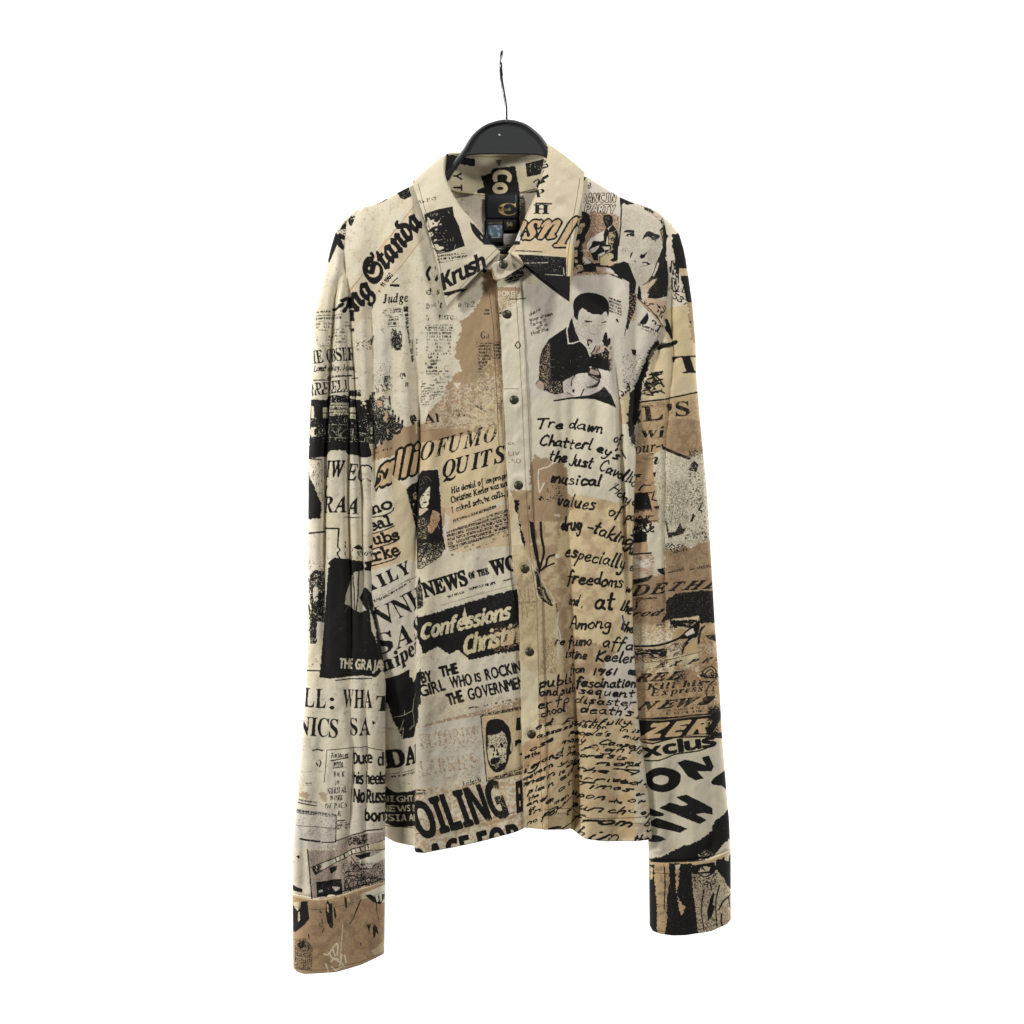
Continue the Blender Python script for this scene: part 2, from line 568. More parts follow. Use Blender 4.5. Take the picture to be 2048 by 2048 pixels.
    poly(INK, "585,940 640,850 665,830 665,1040 620,1010")
    line(C(100, 95, 85), 5, "440,1080 470,1020 500,1010", sm=1)
    txt("THE GRAJA", 'sans', 390, 1614, 790, 1640, 96, col=C(205, 196, 170), bold=2, wear=.1, track=.1)
    line(CREAM, 9, "200,1720 360,1722 600,1690 700,1695")
    line(INK, 12, "80,1640 212,1640")
    line(INK, 10, "360,1728 500,1715 700,1712")
    micro("90,1500 200,1530 200,1600 90,1600", 0, 26, dens=.35, alpha=.6)
    fr('I')
    txt("LL", 'serif', 130, 262, 322, 272, 165)
    txt(":", 'sans', 358, 275, 392, 275, 140, bold=4)
    txt("WHA", 'serif', 462, 266, 716, 270, 160, track=.03)
    txt("T", 'serif', 735, 292, 850, 305, 130)
    txt("NICS", 'serif', 75, 498, 422, 522, 162, track=.03)
    txt("SA", 'serif', 524, 502, 706, 500, 150)
    poly(INK, "715,375 740,395 720,415")
    for q in ("335,626 545,606 660,600 800,632", "552,605 540,900 520,1250", "335,626 312,900"):
        line(INK, 5, q, rough=0)
    txt("Pin Street", 'sansit', 370, 692, 512, 690, 42)
    line(INK, 8, "368,715 510,690")
    txt("write", 'sansit', 390, 762, 472, 758, 42)
    line(INK, 8, "388,778 470,765")
    txt("'BACK", 'serifit', 384, 856, 484, 850, 48)
    txt("TO", 'serifit', 404, 918, 438, 916, 36)
    txt("NORMAL", 'serifit', 338, 1002, 502, 982, 54)
    txt("WORK", 'serifit', 366, 1058, 470, 1050, 46)
    txt("OF PACS", 'serifit', 322, 1124, 502, 1112, 46)
    txt("K'", 'serifit', 420, 1186, 468, 1186, 46)
    line(INK, 8, "422,1225 480,1222")
    micro("420,1240 525,1240 525,1310 420,1310", -3, 26, dens=.6)
    txt("Duce", 'sans', 558, 748, 720, 738, 96, bold=1, track=.02)
    txt("d", 'sans', 758, 766, 806, 766, 108)
    txt("his heels", 'sans', 555, 912, 815, 922, 96, bold=1, track=.02)
    txt("No Russ", 'sans', 560, 1072, 815, 1080, 112, bold=2, track=.02)
    txt("bon", 'sans', 648, 1232, 815, 1236, 96, bold=2)
    line(INK, 10, "210,630 250,622 295,634", wear=.2)
    line(INK, 10, "238,735 250,760", wear=.3)
    line(INK, 10, "270,712 282,735 268,770", wear=.3)
    micro("130,905 200,905 200,930 130,930", 0, 30, alpha=.6)
    line(GREY, 4, "115,820 200,810")
    poly(TAN, "88,1000 150,985 185,1000 150,1045", torn=3, alpha=.8)
    poly(TAN, "255,990 300,985 345,1000 330,1070 300,1060", torn=3, alpha=.75)
    micro("90,1045 250,1070 250,1092 90,1070", 8, 30, dens=.8)
    line(INK, 8, "85,1075 245,1105", wear=.2)
    poly(PALE, "60,1122 412,1130 420,1462 50,1462")
    micro("70,1132 410,1170 410,1198 70,1166", 6, 34, dens=.95, fillr=.8)
    line(INK, 9, "412,1180 408,1408 290,1412")
    line(INK, 15, "105,1384 270,1406", wear=.25)
    line(INK, 4, "76,1270 402,1290", rough=0)
    speck("80,1200 400,1210 400,1360 80,1350", GREY, .66)
    line(INK, 12, "80,1535 92,1540")
    poly(INK, "40,1790 110,1815 118,1840 45,1830")
    line(INK, 10, "420,1395 520,1360 690,1310 800,1302")
    fr('L')
    poly(C(186, 169, 152), "365,272 690,272 722,152 850,100 1090,62 1270,56 1270,700 800,815 420,850")
    speck("365,272 1270,80 1270,700 420,850", C(96, 84, 76), .60, sc=1.1, alpha=.7)
    line(INK, 13, "358,255 372,420 408,850")
    poly(INK, "825,150 870,110 1090,72 1082,182 850,215", wear=.48)
    poly(C(212, 204, 184), "400,472 700,352 900,252 1090,200 1270,150 1270,215 1090,268 900,312 700,412 440,562")
    line(INK, 9, "400,472 700,352 900,252 1090,200 1270,152")
    line(INK, 9, "440,566 700,412 900,312 1090,268 1270,262")
    poly(INK, "400,472 515,428 530,520 440,566", wear=.4)
    for i in range(9):
        x = 690 + i * 48
        line(TAN2 if i % 2 else INK, 14, [(x, 356 - (x - 690) * .42), (x + 14, 400 - (x - 690) * .40)], wear=.2)
    poly(TANL, "1100,190 1250,165 1250,260 1110,265", wear=.35)
    poly(C(220, 212, 190), "960,385 1110,345 1270,270 1270,370 1150,440 1125,492 990,492")
    poly(INK, "915,330 1110,292 1100,350 985,372")
    line(INK, 8, "990,492 1120,492 1150,440")
    line(INK, 10, "880,345 990,500 960,520")
    scribble("880,370 1000,520", 9, 12, INK, 9)
    scribble("800,520 1240,780", 7, 46, INK, 12)
    speck("780,430 1250,430 1250,640 800,790", INK, .58, sc=1.0)
    poly(INK, "455,652 760,610 782,790 600,822 465,822", wear=.22)
    poly(C(180, 172, 165), "475,750 530,745 540,770 490,782", wear=.3)
    poly(C(180, 172, 165), "640,715 750,705 740,735 690,765", wear=.3)
    poly(INK, "610,480 720,450 700,510 630,555", wear=.3)
    poly(CREAM, "600,790 690,800 690,830 590,830")
    poly(INK, "176,690 290,745 292,782 180,742")
    poly(INK, "235,335 258,335 255,370 238,372", wear=.2)
    # ================================================================= left cuff
    clip("480,1784 589,1784 634,1792 684,1782 725,1769 769,1759 830,1750 830,1970 480,1970")
    poly(C(174, 145, 111), "100,780 1400,600 1400,1900 100,1900", rough=0)
    poly(C(206, 190, 154), "830,840 1000,790 1260,690 1260,780 1040,850 860,890", torn=2)
    line(C(206, 192, 158), 11, "100,800 180,815 300,842 450,858 600,842 750,806 900,758 1000,724 1255,664", sm=1, rough=.4)
    speck("330,900 1250,700 1250,1500 400,1700", TAN2, .6, sc=12)
    poly(C(214, 200, 165), "190,900 260,880 240,1000 205,1130")
    poly(INK, "180,930 240,1000 270,960 280,880 360,872 372,1010 380,1085 330,1150 215,1250 180,1250", wear=.15)
    poly(C(205, 190, 155), "245,1010 265,1000 270,1100 245,1130")
    poly(INK, "598,860 630,900 655,890 668,1170 642,1197 600,1130 575,1000 582,910", wear=.05)
    poly(INK, "676,930 690,960 706,1040 690,1090 676,1020")
    poly(C(205, 190, 155), "590,900 608,905 612,1010 592,980")
    poly(INK, "800,810 826,830 834,945 812,955")
    line(INK, 14, "995,850 950,960 905,1070 862,1140", taper=.6)
    line(INK, 9, "1172,900 1180,1010 1200,1110", taper=.6, wear=.2)
    poly(CREAM, "1040,770 1260,690 1260,905 1150,890 1090,800")
    poly(INK, "1045,800 1110,790 1150,820 1260,800 1255,860 1215,920 1130,880", wear=.2)
    poly(CREAM, "1160,820 1190,800 1200,880 1180,890")
    poly(CREAM, "1205,810 1230,790 1235,880 1215,895")
    poly(INK, "1058,1150 1112,1150 1098,1200 1092,1290 1080,1200")
    poly(INK, "1132,1200 1145,1140 1180,1190 1200,1280 1170,1250 1160,1312 1138,1310")
    poly(INK, "985,1365 1000,1365 1000,1405 988,1400", wear=.2)
    for q in ("505,985 530,1010", "500,1130 505,1160", "535,1090 530,1180", "555,1190 535,1245", "370,1270 378,1320", "378,1370 372,1440"):
        line(INK, 11, q, wear=.3)
    micro("205,1340 330,1310 420,1420 410,1700 200,1690", 90, 24, dens=.75, wlen=5, fillr=.7)
    poly(INK, "230,1390 320,1330 330,1420 270,1450", wear=.35)
    speck("370,1180 1250,900 1250,1500 420,1650", C(140, 112, 84), .55, sc=9, alpha=.5)
    speck("370,960 1250,860 1250,1540 400,1680", C(120, 94, 70), .70, sc=1.3, alpha=.7)
    line(C(205, 192, 160), 11, "782,1140 770,1300 752,1550", wear=.15)
    for q in ("560,1500 610,1500 700,1378 722,1400 715,1510", "620,1480 650,1540 730,1560", "660,1440 690,1520", "640,1590 680,1560 750,1600 740,1640",
              "580,1620 600,1680 610,1740", "800,1510 820,1600", "650,1650 700,1690 780,1640", "770,1500 760,1580 800,1650"):
        line(C(212, 202, 175), 19, q, sm=1)
    poly(C(205, 192, 160), "1120,1480 1250,1350 1260,1500 1150,1520", torn=3, alpha=.6)
    line(INK, 4, "185,945 480,972 740,930 1000,860 1260,770", rough=0, alpha=.75)
    line(INK, 4, "190,1690 400,1700 600,1682 1000,1592 1260,1490", rough=0, alpha=.75)
    fr('I')
    # ================================================================= body, left front
    clip(LSB + " 769,1720 1100,1720 1050,1650 1045,1522 1037,1198 1026,1128 1017,1000 1012,900 1003,697 995,576 985,540 1010,300")
    fr('B')
    poly(PINKC, "860,300 960,640 700,950 470,1240 300,1500 200,1500 270,1100 350,1000 520,740 700,520", rough=.2)
    line(C(176, 130, 96), 5, tear(np.array(pp("860,310 690,530 530,730 330,1030 200,1200")), 3, 18)[:-12], wear=.3)
    line(C(176, 130, 96), 5, "950,620 830,780 700,950 560,1090 480,1190 440,1300", wear=.25)
    txt("Standa", 'frak', 478, 1098, 950, 492, 222, up=(-112, -150), bold=10, track=.03)
    poly(INK, "700,180 830,110 860,200 770,245 730,230", wear=.35)
    poly(INK, "520,290 560,240 620,215 600,245", wear=.35)
    line(INK, 8, "640,200 800,120", wear=.3)
    fr('R')
    txt("ing", 'frak', 392, 1262, 628, 1012, 215, up=(-100, -140), bold=9, track=.03)
    poly(INK, "395,1120 432,1120 445,1152 395,1150")
    poly(INK, "400,1235 440,1240 442,1280 402,1270")
    poly(INK, "412,1345 442,1345 440,1378 412,1370")
    micro("590,1160 640,1040 660,1060 610,1170", -65, 30, dens=.8)
    txt("11 1960", 'sans', 720, 960, 815, 840, 46, bold=1, wear=.2)
    line(INK, 22, "790,935 860,938", wear=.1)
    line(INK, 8, "805,910 852,868")
    line(INK, 9, "675,985 690,1000")
    fr('B')
    txt("Judge", 'it', 570, 1252, 808, 1236, 82, bold=3)
    micro("565,1300 755,1300 755,1372 565,1374", -2, 24, dens=.5, alpha=.55)
    micro("668,1292 742,1292 742,1340 668,1340", -2, 24, dens=.9)
    poly(INK, "764,1285 806,1285 806,1335 764,1332", wear=.35)
    micro("625,1378 720,1378 720,1478 610,1478", -3, 34, dens=.75, wlen=5)
    poly(INK, "636,1530 652,1500 668,1545 690,1490 705,1550 735,1510 728,1570 752,1590 757,1660 722,1708 682,1702 655,1640", wear=.43)
    scribble("640,1500 750,1700", 8, 16, INK, 5)
    poly(INK, "778,1345 806,1345 808,1500 785,1505", wear=.46)
    line(INK, 13, "800,1500 815,1600 830,1700 842,1810", wear=.5)
    line(INK, 6, "842,1600 852,1800", wear=.4, dash=6)
    poly(INK, "536,1500 590,1490 570,1515 600,1560 580,1550", wear=.35)
    line(INK, 27, "1018,908 990,965 1012,1025", sm=1, wear=.1)
    line(INK, 27, "1078,905 1102,965 1080,1030", sm=1, wear=.1)
    txt("d", 'serif', 982, 1170, 1036, 1170, 66, wear=.4)
    txt("s", 'serif', 1084, 1168, 1112, 1168, 66)
    txt("D", 'serif', 982, 1308, 1016, 1308, 52, wear=.15)
    txt("on", 'serif', 1030, 1290, 1080, 1286, 52, alpha=.5, wear=.4)
    txt("'t", 'serifit', 1100, 1302, 1142, 1300, 72)
    txt("a b 2", 'serif', 1290, 1292, 1450, 1290, 56, alpha=.5, wear=.4)
    txt("h", 'serif', 984, 1420, 1010, 1420, 60, wear=.5)
    txt("ture", 'serif', 1104, 1412, 1245, 1408, 62, wear=.4)
    micro("975,1462 1240,1458 1240,1500 975,1500", 0, 30, dens=.6, wlen=5)
    micro("992,1505 1095,1505 1100,1935 985,1935", 0, 33, dens=.55, wlen=5, fade=.35)
    micro("1108,1505 1235,1505 1215,1745 1112,1745", 0, 33, dens=.6, wlen=5, fade=.35)
    micro("1000,1950 1300,1950 1240,2150 1000,2150", 0, 30, dens=.35, alpha=.5)
    fr('D')
    poly(PALE, "740,60 890,20 890,640 850,560 740,640", torn=4, alpha=.8)
    micro("1210,330 1440,350 1440,560 1290,590 1230,560", -2, 27, dens=.42, alpha=.6, fade=.4)
    micro("1180,560 1400,600 1300,720 1180,760", -8, 24, dens=.5, alpha=.75)
    micro("1180,690 1330,690 1290,790 1190,800", -8, 24, dens=.4, alpha=.6)
    poly(TAN, "1776,-520 1761,-259 1731,-189 1681,-129 1631,-69 1551,-29 1566,51 1551,141 1511,191 1516,271 1496,311 1551,381 1571,451 1490,490 1460,560 1420,590 1400,650 1360,740 1290,810 1250,870 1230,940 1200,965 1130,940 1050,985 940,960 890,1080 740,1180 690,1200 700,1320 1160,1200 2100,980 2100,-500", torn=3.5)
    poly(CREAM, "1470,560 1560,565 1530,600 1540,630 1500,600", torn=2)
    speck("1400,640 1990,480 1990,1000 1240,1000", CREAM, .49, sc=2.6, grad=(-.12, -.1), alpha=.62)
    poly(INK, "655,170 735,95 720,150 690,210", wear=.45)
    speck("560,180 700,160 700,240 560,250", INK, .66)
    speck("735,300 890,300 890,640 735,660", INK, .70, an=.5, grad=(-.05, -.2))
    poly(INK, "818,500 882,505 872,560 840,630 818,580", wear=.55)
    poly(INK, "690,655 740,650 722,740 820,690 850,740 872,830 890,900 925,905 960,950 1012,962 980,1050 900,1065 890,1112 830,1112 770,1130 742,1175 695,1150 700,1000 640,830 650,730", torn=3)
    for q in ("930,880 920,960", "965,900 960,965", "1000,930 995,985", "905,830 900,905", "870,700 880,820", "730,1130 742,1190", "790,1110 800,1150"):
        line(INK, 20, q, taper=.7, wear=.2)
    speck("690,650 880,700 1000,960 900,1110 700,1160", C(214, 206, 184), .66, sc=2.0, an=.45)
    speck("700,680 880,700 880,860 700,860", C(214, 206, 184), .60, sc=2.2, an=.5, seed=91)
    poly(C(196, 160, 130), "748,730 800,742 806,790 762,804", wear=.2)
    poly(C(222, 214, 195), "812,715 856,725 846,812 818,806", torn=2)
    poly(C(205, 180, 145), "818,832 852,842 852,945 820,935", torn=2)
    poly(C(214, 204, 175), "640,920 665,890 675,950 648,948", torn=1)
    poly(C(205, 180, 145), "842,1010 862,1015 850,1060", torn=1)
    line(C(205, 190, 160), 10, "935,1030 975,1010")
    poly(INK, "1062,880 1105,870 1132,922 1105,945 1090,980 1070,930", wear=.35)
    poly(INK, "1130,930 1170,915 1160,1000 1140,980", wear=.4)
    line(CREAM, 10, "1118,940 1118,1050")
    txt("Q", 'serif', 976, 520, 1006, 520, 46)
    line(INK, 14, "1012,480 1022,505", wear=.3)
    line(INK, 9, "1030,565 1030,605", wear=.2)
    line(INK, 9, "1044,565 1044,605", wear=.2)
    micro("885,0 950,0 950,30 885,30", 0, 30)
    micro("1125,120 1145,120 1145,300 1125,300", 0, 30, dens=.5)
    txt("Al", 'serif', 1215, 962, 1352, 942, 92, wear=.35, col=INK)
    txt("EXP", 'serif', 1520, 905, 1980, 800, 84, wear=.55, track=.75)
    poly(C(216, 196, 156), "1150,1150 1500,1090 2100,960 2100,1640 1380,1950 1340,1370 1180,1420 1140,1300", torn=1, alpha=.9)
    txt("OFUMO", 'serifit', 1170, 1316, 1905, 1118, 172, up=(5, -160), wear=.31, track=.03)
    txt("QUITS", 'serifit', 1385, 1478, 1985, 1318, 158, up=(-10, -160), bold=2, wear=.2, track=.03)
    micro("720,1240 890,1170 890,1200 720,1250", -14, 34, dens=.6)
    line(C(140, 110, 80), 4, "700,1320 890,1250", rough=0)
    line(C(140, 110, 80), 4, "1160,1040 1700,950", rough=0, wear=.3)
    txt("alli", 'sansit', 770, 1560, 1135, 1415, 250, col=C(206, 176, 136), bold=7, up=(10, -200), outline=(INK, 26), track=.02)
    poly(INK, "715,1560 760,1440 800,1400 830,1440 800,1520 740,1620", wear=.08)
    line(C(206, 176, 136), 16, "735,1575 790,1520 800,1450 770,1440 770,1470", sm=1)
    fr('G')
    poly(YEL, "880,-250 1050,-100 1060,0 1130,500 1135,575 935,590 905,300", rough=.3)
    for q in ("690,330 905,258 930,430 680,500", "680,520 950,420 940,600 650,690"):
        poly(C(214, 188, 152), q, torn=1)
    txt("no", 'mono', 704, 142, 896, 70, 110, bold=6)
    line(INK, 10, "690,168 800,150 880,110 905,72", sm=1)
    txt("eal", 'mono', 690, 302, 892, 236, 112, bold=6)
    line(INK, 10, "680,332 800,296 905,248")
    txt("Cubs", 'mono', 632, 452, 950, 378, 108, bold=6)
    line(INK, 10, "660,492 800,440 915,395 945,350", sm=1)
    txt("urke", 'mono', 640, 612, 946, 528, 120, bold=6)
    line(INK, 10, "650,648 800,600 900,560 950,500", sm=1)
    poly(PALE, "640,700 1130,580 1140,1000 1150,1400 1000,1640 800,1720 640,1200", rough=.3, alpha=.55)
    txt("AILY", 'serif', 640, 900, 1048, 690, 118, up=(-40, -110), bold=3, track=.16)
    micro("700,950 1030,752 1036,788 720,990", -30, 40, dens=.85, wlen=5)
    line(INK, 4, "1000,780 1120,730", rough=0)
    txt("VNH", 'serif', 760, 1220, 1220, 985, 190, up=(-80, -150), track=.0)
    txt("SAS", 'serif', 745, 1508, 1180, 1300, 205, up=(-20, -180), track=.08)
    txt("niper'", 'serif', 805, 1665, 1150, 1430, 150, up=(-30, -140), bold=3)
    poly(INK, "790,1740 880,1700 1000,1630 1015,1755 1055,1765 1140,1700 1175,1600 1180,1960 820,1960", torn=1)
    fr('I')
    poly(INK, "800,30 1000,20 1115,-40 1112,380 1062,460 1000,530 910,552 870,400 830,200", torn=1)
    poly(C(214, 204, 175), "1000,-10 1100,-60 1090,-10 1010,60", torn=1)
    for q in ("930,300 928,340 870,360", "928,340 1000,300 1010,210 1052,150", "1000,310 1025,440", "908,552 918,450 890,482 925,380", "970,465 990,445 1010,425"):
        line(C(180, 170, 140), 7, q, wear=.15)
    txt("DAIL", 'serif', 830, 800, 1200, 705, 150, up=(-15, -140), bold=7, track=.05)
    micro("840,850 1040,795 1050,830 860,880", -14, 40, dens=.8)
    line(GREY, 8, "955,930 970,935")
    poly(INK, "800,940 870,1005 960,1000 1090,965 1090,1280 960,1300 870,1302 800,1262", torn=1)
    txt("NIGHT OF", 'sans', 800, 1092, 1100, 1080, 54, col=C(200, 192, 165), wear=.2)
    txt("NEWS FOR", 'sans', 800, 1176, 1110, 1160, 54, col=C(200, 192, 165), wear=.15)
    txt("RUSIA AND", 'sans', 760, 1262, 1090, 1242, 58, col=C(206, 198, 170), wear=.1)
    line(INK, 4, "810,1300 1085,1312", rough=0)
    fr('M')
    poly(INK, "80,180 130,130 250,70 330,15 500,-20 560,800 590,930 540,1000 260,1215 230,900 170,560 120,400", torn=1.5)
    speck("100,200 215,170 230,520 160,540", C(190, 180, 150), .60, sc=1.4)
    speck("250,70 330,20 412,60 405,150 320,220 262,400 245,300", C(180, 170, 140), .64, sc=1.0, an=.35)
    poly(C(220, 210, 180), "335,195 388,150 402,240 388,330 368,402 320,424 280,402 262,330 290,255", sm=1, rough=.4)
    for q in ("298,275 330,262", "352,262 386,258", "330,300 350,335 335,345"):
        line(INK, 9, q)
    for q in ("290,255 335,240", "350,240 392,240"):
        line(INK, 6, q)
    poly(INK, "305,358 340,346 376,346 362,364 325,374", sm=1)
    speck("265,280 310,280 310,400 280,400", INK, .62, sc=1.0)
    poly(C(212, 200, 168), "262,424 345,420 384,395 376,420 330,478 262,508", rough=.4)
    poly(C(205, 168, 132), "420,460 480,462 520,500 512,600 470,690 400,756 368,720 402,640 392,540", sm=1)
    speck("400,600 480,560 470,700 380,750", BROWN, .62)
    speck("250,520 400,480 560,800 280,900", C(190, 178, 148), .66, sc=1.2)
    speck("230,860 590,800 600,960 270,1220", CREAM, .56, sc=1.6, an=.5, ang=50, grad=(0, -.28))
    line(C(150, 140, 115), 7, "140,500 200,560 215,640", sm=1)
    fr('S3')
    poly(INK, "75,370 130,325 250,250 330,100 400,20 690,0 735,640 790,1330 830,1450 760,1650 400,1900 290,1900 240,1200 140,700", rough=.8)
    for q in ("430,150 500,140 570,220", "400,180 420,240 440,270", "360,300 400,260", "370,400 400,340", "220,320 230,370", "470,170 480,200", "330,210 350,280"):
        line(C(120, 114, 94), 9, q, sm=1, wear=.2)
    poly(C(186, 172, 136), "170,480 215,430 265,450 270,560 200,590 190,520", wear=.46, rough=1.2)
    poly(C(190, 176, 148), "120,570 140,570 140,600 120,600")
    poly(C(200, 184, 160), "160,660 210,640 190,700", wear=.2)
    line(C(170, 160, 130), 12, "170,840 220,870 255,950", sm=1)
    poly(C(214, 207, 178), "350,600 375,520 440,440 520,330 550,320 540,480 545,540 520,600 525,660 500,690 480,720 400,735 365,690", rough=.5)
    poly(INK, "395,490 440,480 445,505 410,510")
    line(INK, 10, "400,455 435,430 465,440", sm=1)
    poly(INK, "490,470 530,465 525,492 498,495")
    line(INK, 9, "500,430 530,420")
    poly(INK, "415,620 480,610 498,620 470,642 420,642")
    line(C(150, 140, 110), 9, "455,520 445,575 470,580", sm=1)
    speck("350,540 400,540 400,680 350,680", INK, .62, sc=.9)
    poly(C(204, 184, 158), "340,740 400,745 480,725 520,760 460,810 400,860 340,890", rough=.6)
    poly(C(196, 160, 126), "585,780 660,790 725,850 725,960 660,1100 570,1230 520,1200 500,1080 545,1040 550,920", rough=1.2)
    speck("510,1000 700,900 640,1120 540,1220", C(120, 90, 66), .56, sc=1.6)
    speck("340,940 480,940 470,1320 320,1320", C(180, 166, 134), .57, sc=1.5)
    for q in ("420,1440 480,1410", "380,1520 400,1590", "540,1420 570,1460", "690,1060 720,1140", "430,920 450,960", "390,1070 450,1080"):
        line(C(170, 158, 130), 11, q, wear=.15)
    speck("330,1430 820,1400 760,1660 340,1900", C(206, 194, 164), .56, sc=1.9, an=.5, ang=55, grad=(0, -.28))
    fr('M')
    txt("His denial of impropri", 'it', 668, 240, 1400, 40, 76, bold=4, wear=.2, track=.02)
    txt("Christine Keeler was untr", 'it', 672, 362, 1430, 128, 78, bold=4, wear=.16, track=.02)
    txt("I asked seth, he calls, p", 'it', 676, 492, 1420, 248, 74, bold=4, wear=.25, track=.02)
    poly(C(206, 176, 136), "528,408 720,440 1400,380 1440,640 1430,900 700,1000 600,900 560,760", torn=2, alpha=.55)
    poly(C(200, 165, 128), "535,420 590,430 585,640 560,660", torn=2)
    poly(C(222, 215, 198), "592,445 612,520 650,545 625,680 612,870 570,770 550,685 592,610 582,520", torn=1.5)
    poly(C(200, 160, 128), "735,350 790,335 810,360 760,400", sm=1, alpha=.7)
    micro("690,575 1240,385 1240,425 690,625", -18, 60, dens=.95, fillr=.7)
    micro("600,735 1385,425 1395,700 640,985", -16, 50, dens=.82, wlen=6, fillr=.68)
    micro("640,960 1390,700 1390,790 650,1080", -16, 46, dens=.4, alpha=.7, fade=.4)
    line(C(222, 205, 160), 8, "930,560 1100,515", wear=.2)
    poly(C(222, 212, 184), "300,1230 600,1050 900,1050 850,1560 520,1680 300,1760 220,1500", torn=1, alpha=.6)
    poly(C(150, 140, 120), "262,1300 300,1480 312,1680 225,1735 215,1500")
    poly(INK, "262,1310 300,1480 310,1680 230,1730 222,1500", wear=.42)
    txt("NEWS", 'serif', 335, 1566, 884, 1400, 188, bold=10, track=.03)
    txt("OF", 'serif', 905, 1334, 978, 1312, 84, bold=5)
    txt("THE", 'serif', 1012, 1304, 1152, 1266, 84, bold=5)
    txt("WO", 'serif', 1200, 1288, 1520, 1205, 190, bold=10, track=.02)
    micro("610,1545 832,1475 836,1512 622,1588", -17, 44, dens=.8, wlen=4)
    txt("SUNDAY NEWS", 'sans', 895, 1478, 1235, 1398, 34, wear=.25)
    micro("1335,1345 1450,1315 1450,1345 1335,1375", -15, 40, dens=.8, wlen=4)
    line(C(120, 90, 66), 4, "520,1670 700,1625 1000,1530 1100,1490", rough=0, wear=.25)
    line(C(120, 90, 66), 4, "860,1570 1500,1400", rough=0, wear=.25)
    fr('G')
    poly(INK, "1140,1135 1400,1052 1930,892 2130,850 2140,1440 1930,1468 1800,1502 1640,1532 1540,1442 1440,1482 1330,1402 1200,1472 1150,1330", torn=2)
    speck("1500,1020 2100,870 2100,1000 1500,1090", GREY, .76, sc=1)
    txt("Confessions", 'sans', 1172, 1340, 2025, 1138, 150, col=C(218, 206, 172), bold=5, up=(22, -160), rough=1.2, track=.06)
    poly(C(220, 208, 176), "1590,1015 1612,1100 1640,1180 1610,1210 1565,1180", torn=1)
    txt("Christine", 'sans', 1580, 1486, 2195, 1340, 178, col=C(214, 198, 160), bold=6, up=(22, -180), rough=1.4, track=.06)
    speck("1880,1240 2120,1180 2120,1400 1880,1450", C(206, 168, 130), .56, sc=2.2, alpha=.8)
    txt("BY", 'reg', 1190, 1752, 1280, 1735, 104, bold=6)
    txt("THE", 'reg', 1365, 1700, 1535, 1660, 100, bold=7)
    txt("GIRL", 'reg', 1180, 1886, 1412, 1822, 112, bold=4, track=.12)
    txt("WHO", 'reg', 1466, 1812, 1668, 1770, 112, bold=4, track=.12)
    txt("IS", 'reg', 1700, 1748, 1755, 1738, 84, bold=5, track=.15)
    txt("ROCKIN", 'reg', 1806, 1730, 2140, 1648, 108, bold=4, track=.12)
    txt("THE", 'reg', 1444, 1975, 1588, 1930, 112, bold=7)
    txt("GOVERNMEN", 'reg', 1640, 1922, 2175, 1796, 112, bold=4, track=.12)
    fr('I')
    line(INK, 10, "1540,272 1575,262", wear=.2)
    micro("1580,262 1960,180 1960,210 1600,280", -12, 40, dens=.5, alpha=.7)
    speck("1120,420 1640,300 1980,190 1980,300 1640,345 1130,430", TAN, .42, sc=2.0)
    poly(C(212, 204, 187), "1085,445 1630,332 1682,862 1500,882 1080,962", rough=.3)
    speck("1130,500 1610,430 1620,640 1130,650", C(176, 152, 116), .66, sc=2.2, seed=31, an=1.6, alpha=.8)
    speck("1120,730 1630,680 1630,860 1120,890", C(176, 152, 116), .66, sc=2.2, seed=37, an=1.6, alpha=.8)
    for x0, y0, s_ in ((1130, 620, "LCTORIM"), (1130, 850, "LARKIES")):
        txt(s_, 'serif', x0, y0, x0 + 480, y0 - 70, 130, col=C(166, 140, 106), wear=.52)
    poly(C(212, 192, 150), "1640,345 1990,272 2000,850 1690,902", rough=.2)
    micro("1640,325 1990,255 1990,290 1640,352", -10, 36, dens=.95, fillr=.8)
    line(INK, 8, "1640,345 1662,600 1690,905")
    line(INK, 6, "1690,895 1990,830", wear=.2)
    micro("1700,870 1990,800 1990,840 1700,905", -10, 34, dens=.9)
    poly(INK, "1688,450 1725,385 1795,365 1860,405 1898,500 1910,600 1885,720 1832,802 1770,828 1720,782 1695,690 1680,560", sm=1, rough=1.1)
    poly(C(214, 200, 165), "1700,520 1735,488 1782,505 1822,478 1852,520 1872,600 1848,720 1800,788 1760,800 1722,750 1706,650", sm=1, rough=1.2)
    poly(C(214, 200, 165), "1888,590 1900,590 1898,650 1884,660", wear=.2)
    speck("1700,520 1870,500 1850,740 1760,800 1715,720", INK, .565, sc=1.3, grad=(0, -.08))
    for q in ("1708,590 1765,596", "1800,582 1858,584"):
        line(INK, 14, q, wear=.2)
    poly(INK, "1718,602 1752,600 1748,622 1722,622", wear=.15)
    poly(INK, "1808,596 1845,596 1838,616 1812,616", wear=.15)
    line(INK, 10, "1790,610 1800,680 1770,690", wear=.2)
    poly(INK, "1740,720 1800,710 1810,730 1780,760 1745,745", wear=.35)
    fr('S4')
    poly(C(206, 188, 150), "60,200 1100,20 1160,1500 200,1840", rough=.3)
    speck("60,200 1120,30 1150,900 100,900", C(190, 160, 124), .52, sc=5, alpha=.5)
    poly(INK, "160,900 165,450 210,290 300,230 400,205 500,205 620,230 700,310 800,430 850,600 865,780 830,1000 860,1150 810,1200 770,1380 700,1560 600,1640 480,1680 380,1650 290,1540 220,1380 180,1100", rough=.8)
    poly(C(208, 198, 168), "220,650 360,645 560,580 600,540 690,600 740,780 760,900 730,1060 730,1240 720,1380 640,1420 560,1440 450,1620 400,1500 310,1480 240,1340 200,1100 220,850", rough=1.2)
    poly(C(206, 192, 156), "850,860 890,870 885,1050 850,1060", rough=.8)
